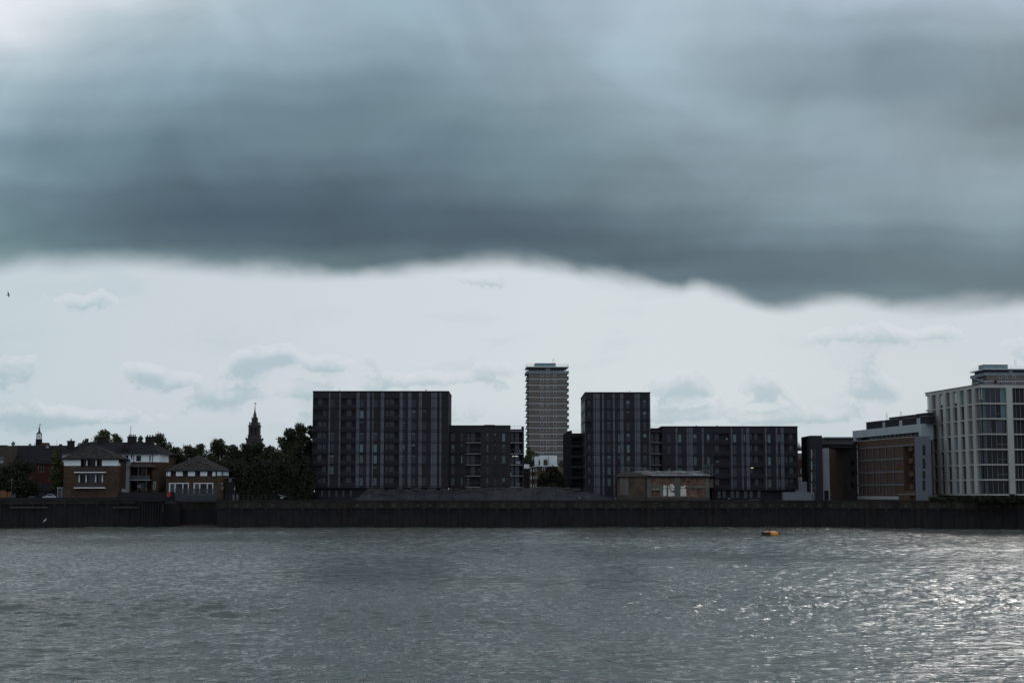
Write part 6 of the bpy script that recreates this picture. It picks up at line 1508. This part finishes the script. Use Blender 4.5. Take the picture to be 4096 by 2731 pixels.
TR=[ # px, Y, top, width, seed, mat, n, leaf, label
 (412,412,1716,95,1,LEAF2,5200,'olive green tree standing up behind the chimneys of the long house'),
 (462,414,1732,70,2,LEAF2,3800,'ragged olive tree right of the first wide chimney'),
 (330,415,1752,75,3,LEAF2,2600,'sparse thin tree left of the long house ridge'),
 (562,413,1745,60,4,LEAF2,3000,'small tree between the two right hand chimneys'),
 (628,410,1732,95,5,LEAF1,5200,'dark leaning tree right of the last chimney'),
 (690,408,1785,90,6,LEAF1,4400,'low tree behind the gap between long house and low house'),
 (748,412,1778,85,7,LEAF1,4400,'tree with twiggy top behind the left slope of the low roof'),
 (806,410,1772,90,8,LEAF1,4600,'tree behind the peak of the low hipped roof'),
 (874,414,1754,115,9,LEAF1,6000,'broad rounded tree rising right of the low roof peak'),
 (935,410,1778,95,10,LEAF1,4800,'tree filling the skyline left of the steeple'),
 (985,412,1770,90,11,LEAF1,4800,'tree hiding the left foot of the steeple'),
 (1035,411,1768,95,12,LEAF1,5000,'tree hiding the right foot of the steeple'),
 (1082,409,1780,90,13,LEAF1,4600,'tree between the steeple and the tallest tree'),
 (1150,402,1712,92,14,LEAF1,5200,'left bough heavy tree joined to the tallest tree'),
 (1195,400,1692,100,15,LEAF1,7600,'tallest dark tree beside the wide black apartment block'),
 (1237,405,1702,50,16,LEAF1,3000,'narrow tree pressed against the wide black apartment block'),
 (770,397,1838,120,17,LEAF3,4000,'dark undergrowth tree low behind the hipped house roof'),
 (900,396,1838,120,18,LEAF3,5200,'dark low tree right of the hipped house'),
 (960,394,1850,110,19,LEAF3,5200,'near dark tree behind the white sign plate'),
 (1030,395,1845,125,20,LEAF3,5600,'near dark tree above the low railing'),
 (1100,394,1835,120,21,LEAF3,5600,'near dark tree behind the tilted board'),
 (1165,394,1830,120,22,LEAF3,5600,'near dark tree under the tallest tree'),
 (1215,393.5,1822,80,23,LEAF3,4200,'near dark tree at the foot of the wide black block'),
 (15,388,1868,90,24,LEAF3,3600,'black tree beside the slatted window at the left edge'),
 (75,389,1838,130,25,LEAF3,7000,'large black tree in front of the slate roofed brick building'),
 (228,389,1790,46,26,LEAF2,3800,'narrow ivy clad tree left of the pyramid roofed house'),
 (2120,600,1786,46,27,LEAF2,3200,'brownish green tree low in front of the beige tower block'),
 (2144,604,1812,26,28,LEAF2,2200,'small tree just left of the white penthouse'),
 (2206,405,1867,78,29,LEAF3,6800,'dark bushy tree in front of the white roofed mansion block'),
 (2172,404,1893,44,30,LEAF3,3400,'lower dark bush left of the bushy tree by the mansion block'),
]
for (px_,Y,tp,w,sd,lm,n,lab) in TR:
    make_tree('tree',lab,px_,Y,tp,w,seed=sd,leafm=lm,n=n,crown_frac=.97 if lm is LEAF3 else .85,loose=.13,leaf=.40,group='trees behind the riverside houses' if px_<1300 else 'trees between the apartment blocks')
def hedge(name,label,x0,x1,y,Y,h,n,seed):
    rng=np.random.RandomState(seed); a,b=at(x0,1990,Y).x,at(x1,1990,Y).x; k=n
    C=np.stack([rng.uniform(a,b,k),Y+rng.uniform(-.8,.8,k),GZ+rng.rand(k)**.7*h*(.75+.3*np.sin(rng.uniform(a,b,k)))],1)
    C[:,2]=GZ+rng.rand(k)*h*(.8+.2*np.sin(C[:,0]*.9+seed)+.12*np.sin(C[:,0]*2.7))
    d=rng.randn(k,3)*.28; e=rng.randn(k,3)*.18; V=np.stack([C-d,C+e,C+d,C-e],1).reshape(-1,3)
    m=MB(); m.v=[tuple(v) for v in V]; m.f=[(4*i,4*i+1,4*i+2,4*i+3) for i in range(k)]; o=m.build(name,LEAF3); tag(o,label,'hedge')
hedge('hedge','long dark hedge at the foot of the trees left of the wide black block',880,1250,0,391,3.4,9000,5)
hedge('background_trees_hedge','distant dark belt of low trees behind the riverside trees and the wide black block',600,1330,0,436,8.5,16000,9)
hedge('garden_hedge','dark hedge in front of the balconies of the long house',520,665,0,384.2,1.9,3000,6)
hedge('riverside_shrubs','dark green shrubs along the quay under the pale framed apartment building',3720,4140,0,350.5,1.0,5000,7)

# ================================================================== buoy
def buoy():
    p=at(3083,2137,304); c=(p.x,304); t=thing('mooring_buoy','orange round mooring buoy with black fenders floating on the river','buoy',(c[0],c[1],0))
    R=1.78; m=MB(); m.lathe(c,[(1.55,-.35),(1.70,-.1),(1.74,.10),(1.66,.45),(1.35,.72),(.8,.92),(.35,1.0),(.1,1.01)],28); m.build('float', ORANGE, t, smooth=False)
    def seg(a0,a1,z0,z1,r0,r1,name,mm):
        m=MB(); k=8
        for i in range(k):
            A,B=math.radians(a0+(a1-a0)*i/k),math.radians(a0+(a1-a0)*(i+1)/k)
            q=[(r0,A),(r1,A),(r1,B),(r0,B)]; m.hexa([(c[0]+r*math.cos(x),c[1]+r*math.sin(x),z0) for r,x in q]+[(c[0]+r*math.cos(x),c[1]+r*math.sin(x),z1) for r,x in q])
        m.build(name,mm,t)
    seg(178,258,.30,.70,1.5,1.95,'fender',BLACKR); seg(180,262,-.1,.2,1.70,1.80,'fender_band',BRN); seg(-25,10,.25,.60,1.55,1.90,'fender',BLACKR); seg(35,75,.5,.85,1.2,1.75,'fender',BLACKR); seg(0,360,-.2,.10,1.68,1.86,'waterline_band',BLACKR)
    m=MB(); k=18; pts=[]
    for i in range(k+1):
        a=math.radians(-55+290*i/k); pts.append((c[0]-.38+.34*math.cos(a),c[1]-.5,1.62+.40*math.sin(a)))
    pts=[(c[0]-.36,c[1]-.5,.86)]+[q for q in pts]+[(c[0]-.10-.2,c[1]-.5,.86)]
    for a,b in zip(pts[:-1],pts[1:]): m.tube(a,b,.10,.10,7)
    m.build('mooring_ring', BLACKR, t)
    m=MB(); m.lathe((c[0]-.34,c[1]-.5),[(.28,.80),(.22,1.0),(.1,1.12)],10); m.build('ring_base', mat('rusty_base',(.16,.07,.03)), t)
buoy()

# ================================================================== gulls
def gull(px_,py,Y,label,span,roll,yaw,mm,flying=True,pose=0.0):
    p=at(px_,py,Y); t=thing('gull',label,'bird',tuple(p),'gulls')
    m=MB(); seg=8; prof=[(-.26,.015),(-.20,.045),(-.08,.075),(.04,.08),(.13,.05),(.17,.055),(.21,.045),(.25,.02),(.29,.006)]
    n=0; base=[]
    for (x,r) in prof:
        for i in range(seg): a=6.283*i/seg; m.v.append((x,r*math.cos(a),r*.9*math.sin(a)))
    for j in range(len(prof)-1):
        for i in range(seg): k=(i+1)%seg; m.f.append((j*seg+i,j*seg+k,(j+1)*seg+k,(j+1)*seg+i))
    m.poly([(-.2,-.03,0),(-.36,-.07,.005),(-.38,0,.005),(-.36,.07,.005),(-.2,.03,0)])
    body=m; W=[]
    if flying:
        for s in (-1,1):
            w=MB(); P=[(.10,.05,.03),(.16,.26,.10),(.06,.55,.09),(-.10,.72,.05),(-.06,.50,.075),(-.04,.24,.085),(-.08,.05,.02)]; P=[(x,y*s*span,z) for x,y,z in P]; Q=[(x,y,z+.018) for x,y,z in P]
            w.poly(P); w.poly(Q[::-1])
            for i in range(7): j=(i+1)%7; w.poly([P[i],Q[i],Q[j],P[j]])
            W.append(w)
    else:
        w=MB(); w.v=[(x,y,z) for x,y,z in [(.08,-.085,.03),(-.1,-.09,.05),(-.34,-.02,.02),(-.1,-.07,-.03),(.08,.085,.03),(-.1,.09,.05),(-.34,.02,.02),(-.1,.07,-.03)]]; w.f=[(0,1,2,3),(4,5,6,7)]; W.append(w)
    cr,sr,cy,sy_=math.cos(roll),math.sin(roll),math.cos(yaw),math.sin(yaw)
    def T(v):
        x,y,z=v; y,z=y*cr-z*sr,y*sr+z*cr; return (p.x+x*cy-y*sy_,p.y+x*sy_+y*cy,p.z+z)
    body.v=[T(v) for v in body.v]; body.build('body',mm,t,smooth=True)
    for w in W: w.v=[T(v) for v in w.v]; w.build('wing',mm if flying else PANEL,t)
    if not flying:
        m=MB(); 
        for s in (-.03,.03): m.tube(T((0,s,-.06)),T((.01,s,-.2)),.012,.01,4)
        m.build('legs',ORBR,t)
gull(33,1179,250,'dark gull gliding in the bright sky near the left edge',1.0,math.radians(-38),math.radians(8),GULLD)
gull(180,2081,352,'white gull flying low in front of the dark embankment wall',1.0,math.radians(42),math.radians(-30),GULLW)
for (x,y,Y,l) in ((1476,1979,382,'white gull perched on the left slope of the tarpaulin mound'),(2318,1991,379,'white gull perched near the right end of the tarpaulin mound'),(2462,1993,378.4,'white gull standing on the wall left of the ruined shed'),(2915,1993,378.2,'white gull standing on the wall right of the ruined shed')):
    gull(x,y,Y,l,1,0,math.radians(20),GULLW,False)
t=thing('coping_rubbish','thin pale boards lying along the coping under the long black wing','boards',(*at(3010,1996,378)[:2],6.9)); F=PF(2995,377.9,3040,377.9,1996)
m=MB(); F.box(m,0,F.L,0,.3,6.902,6.99); m.build('board', PANEL, t); m=MB(); F.box(m,.6,2.2,.05,.25,6.992,7.06); m.build('board', GREYW, t)
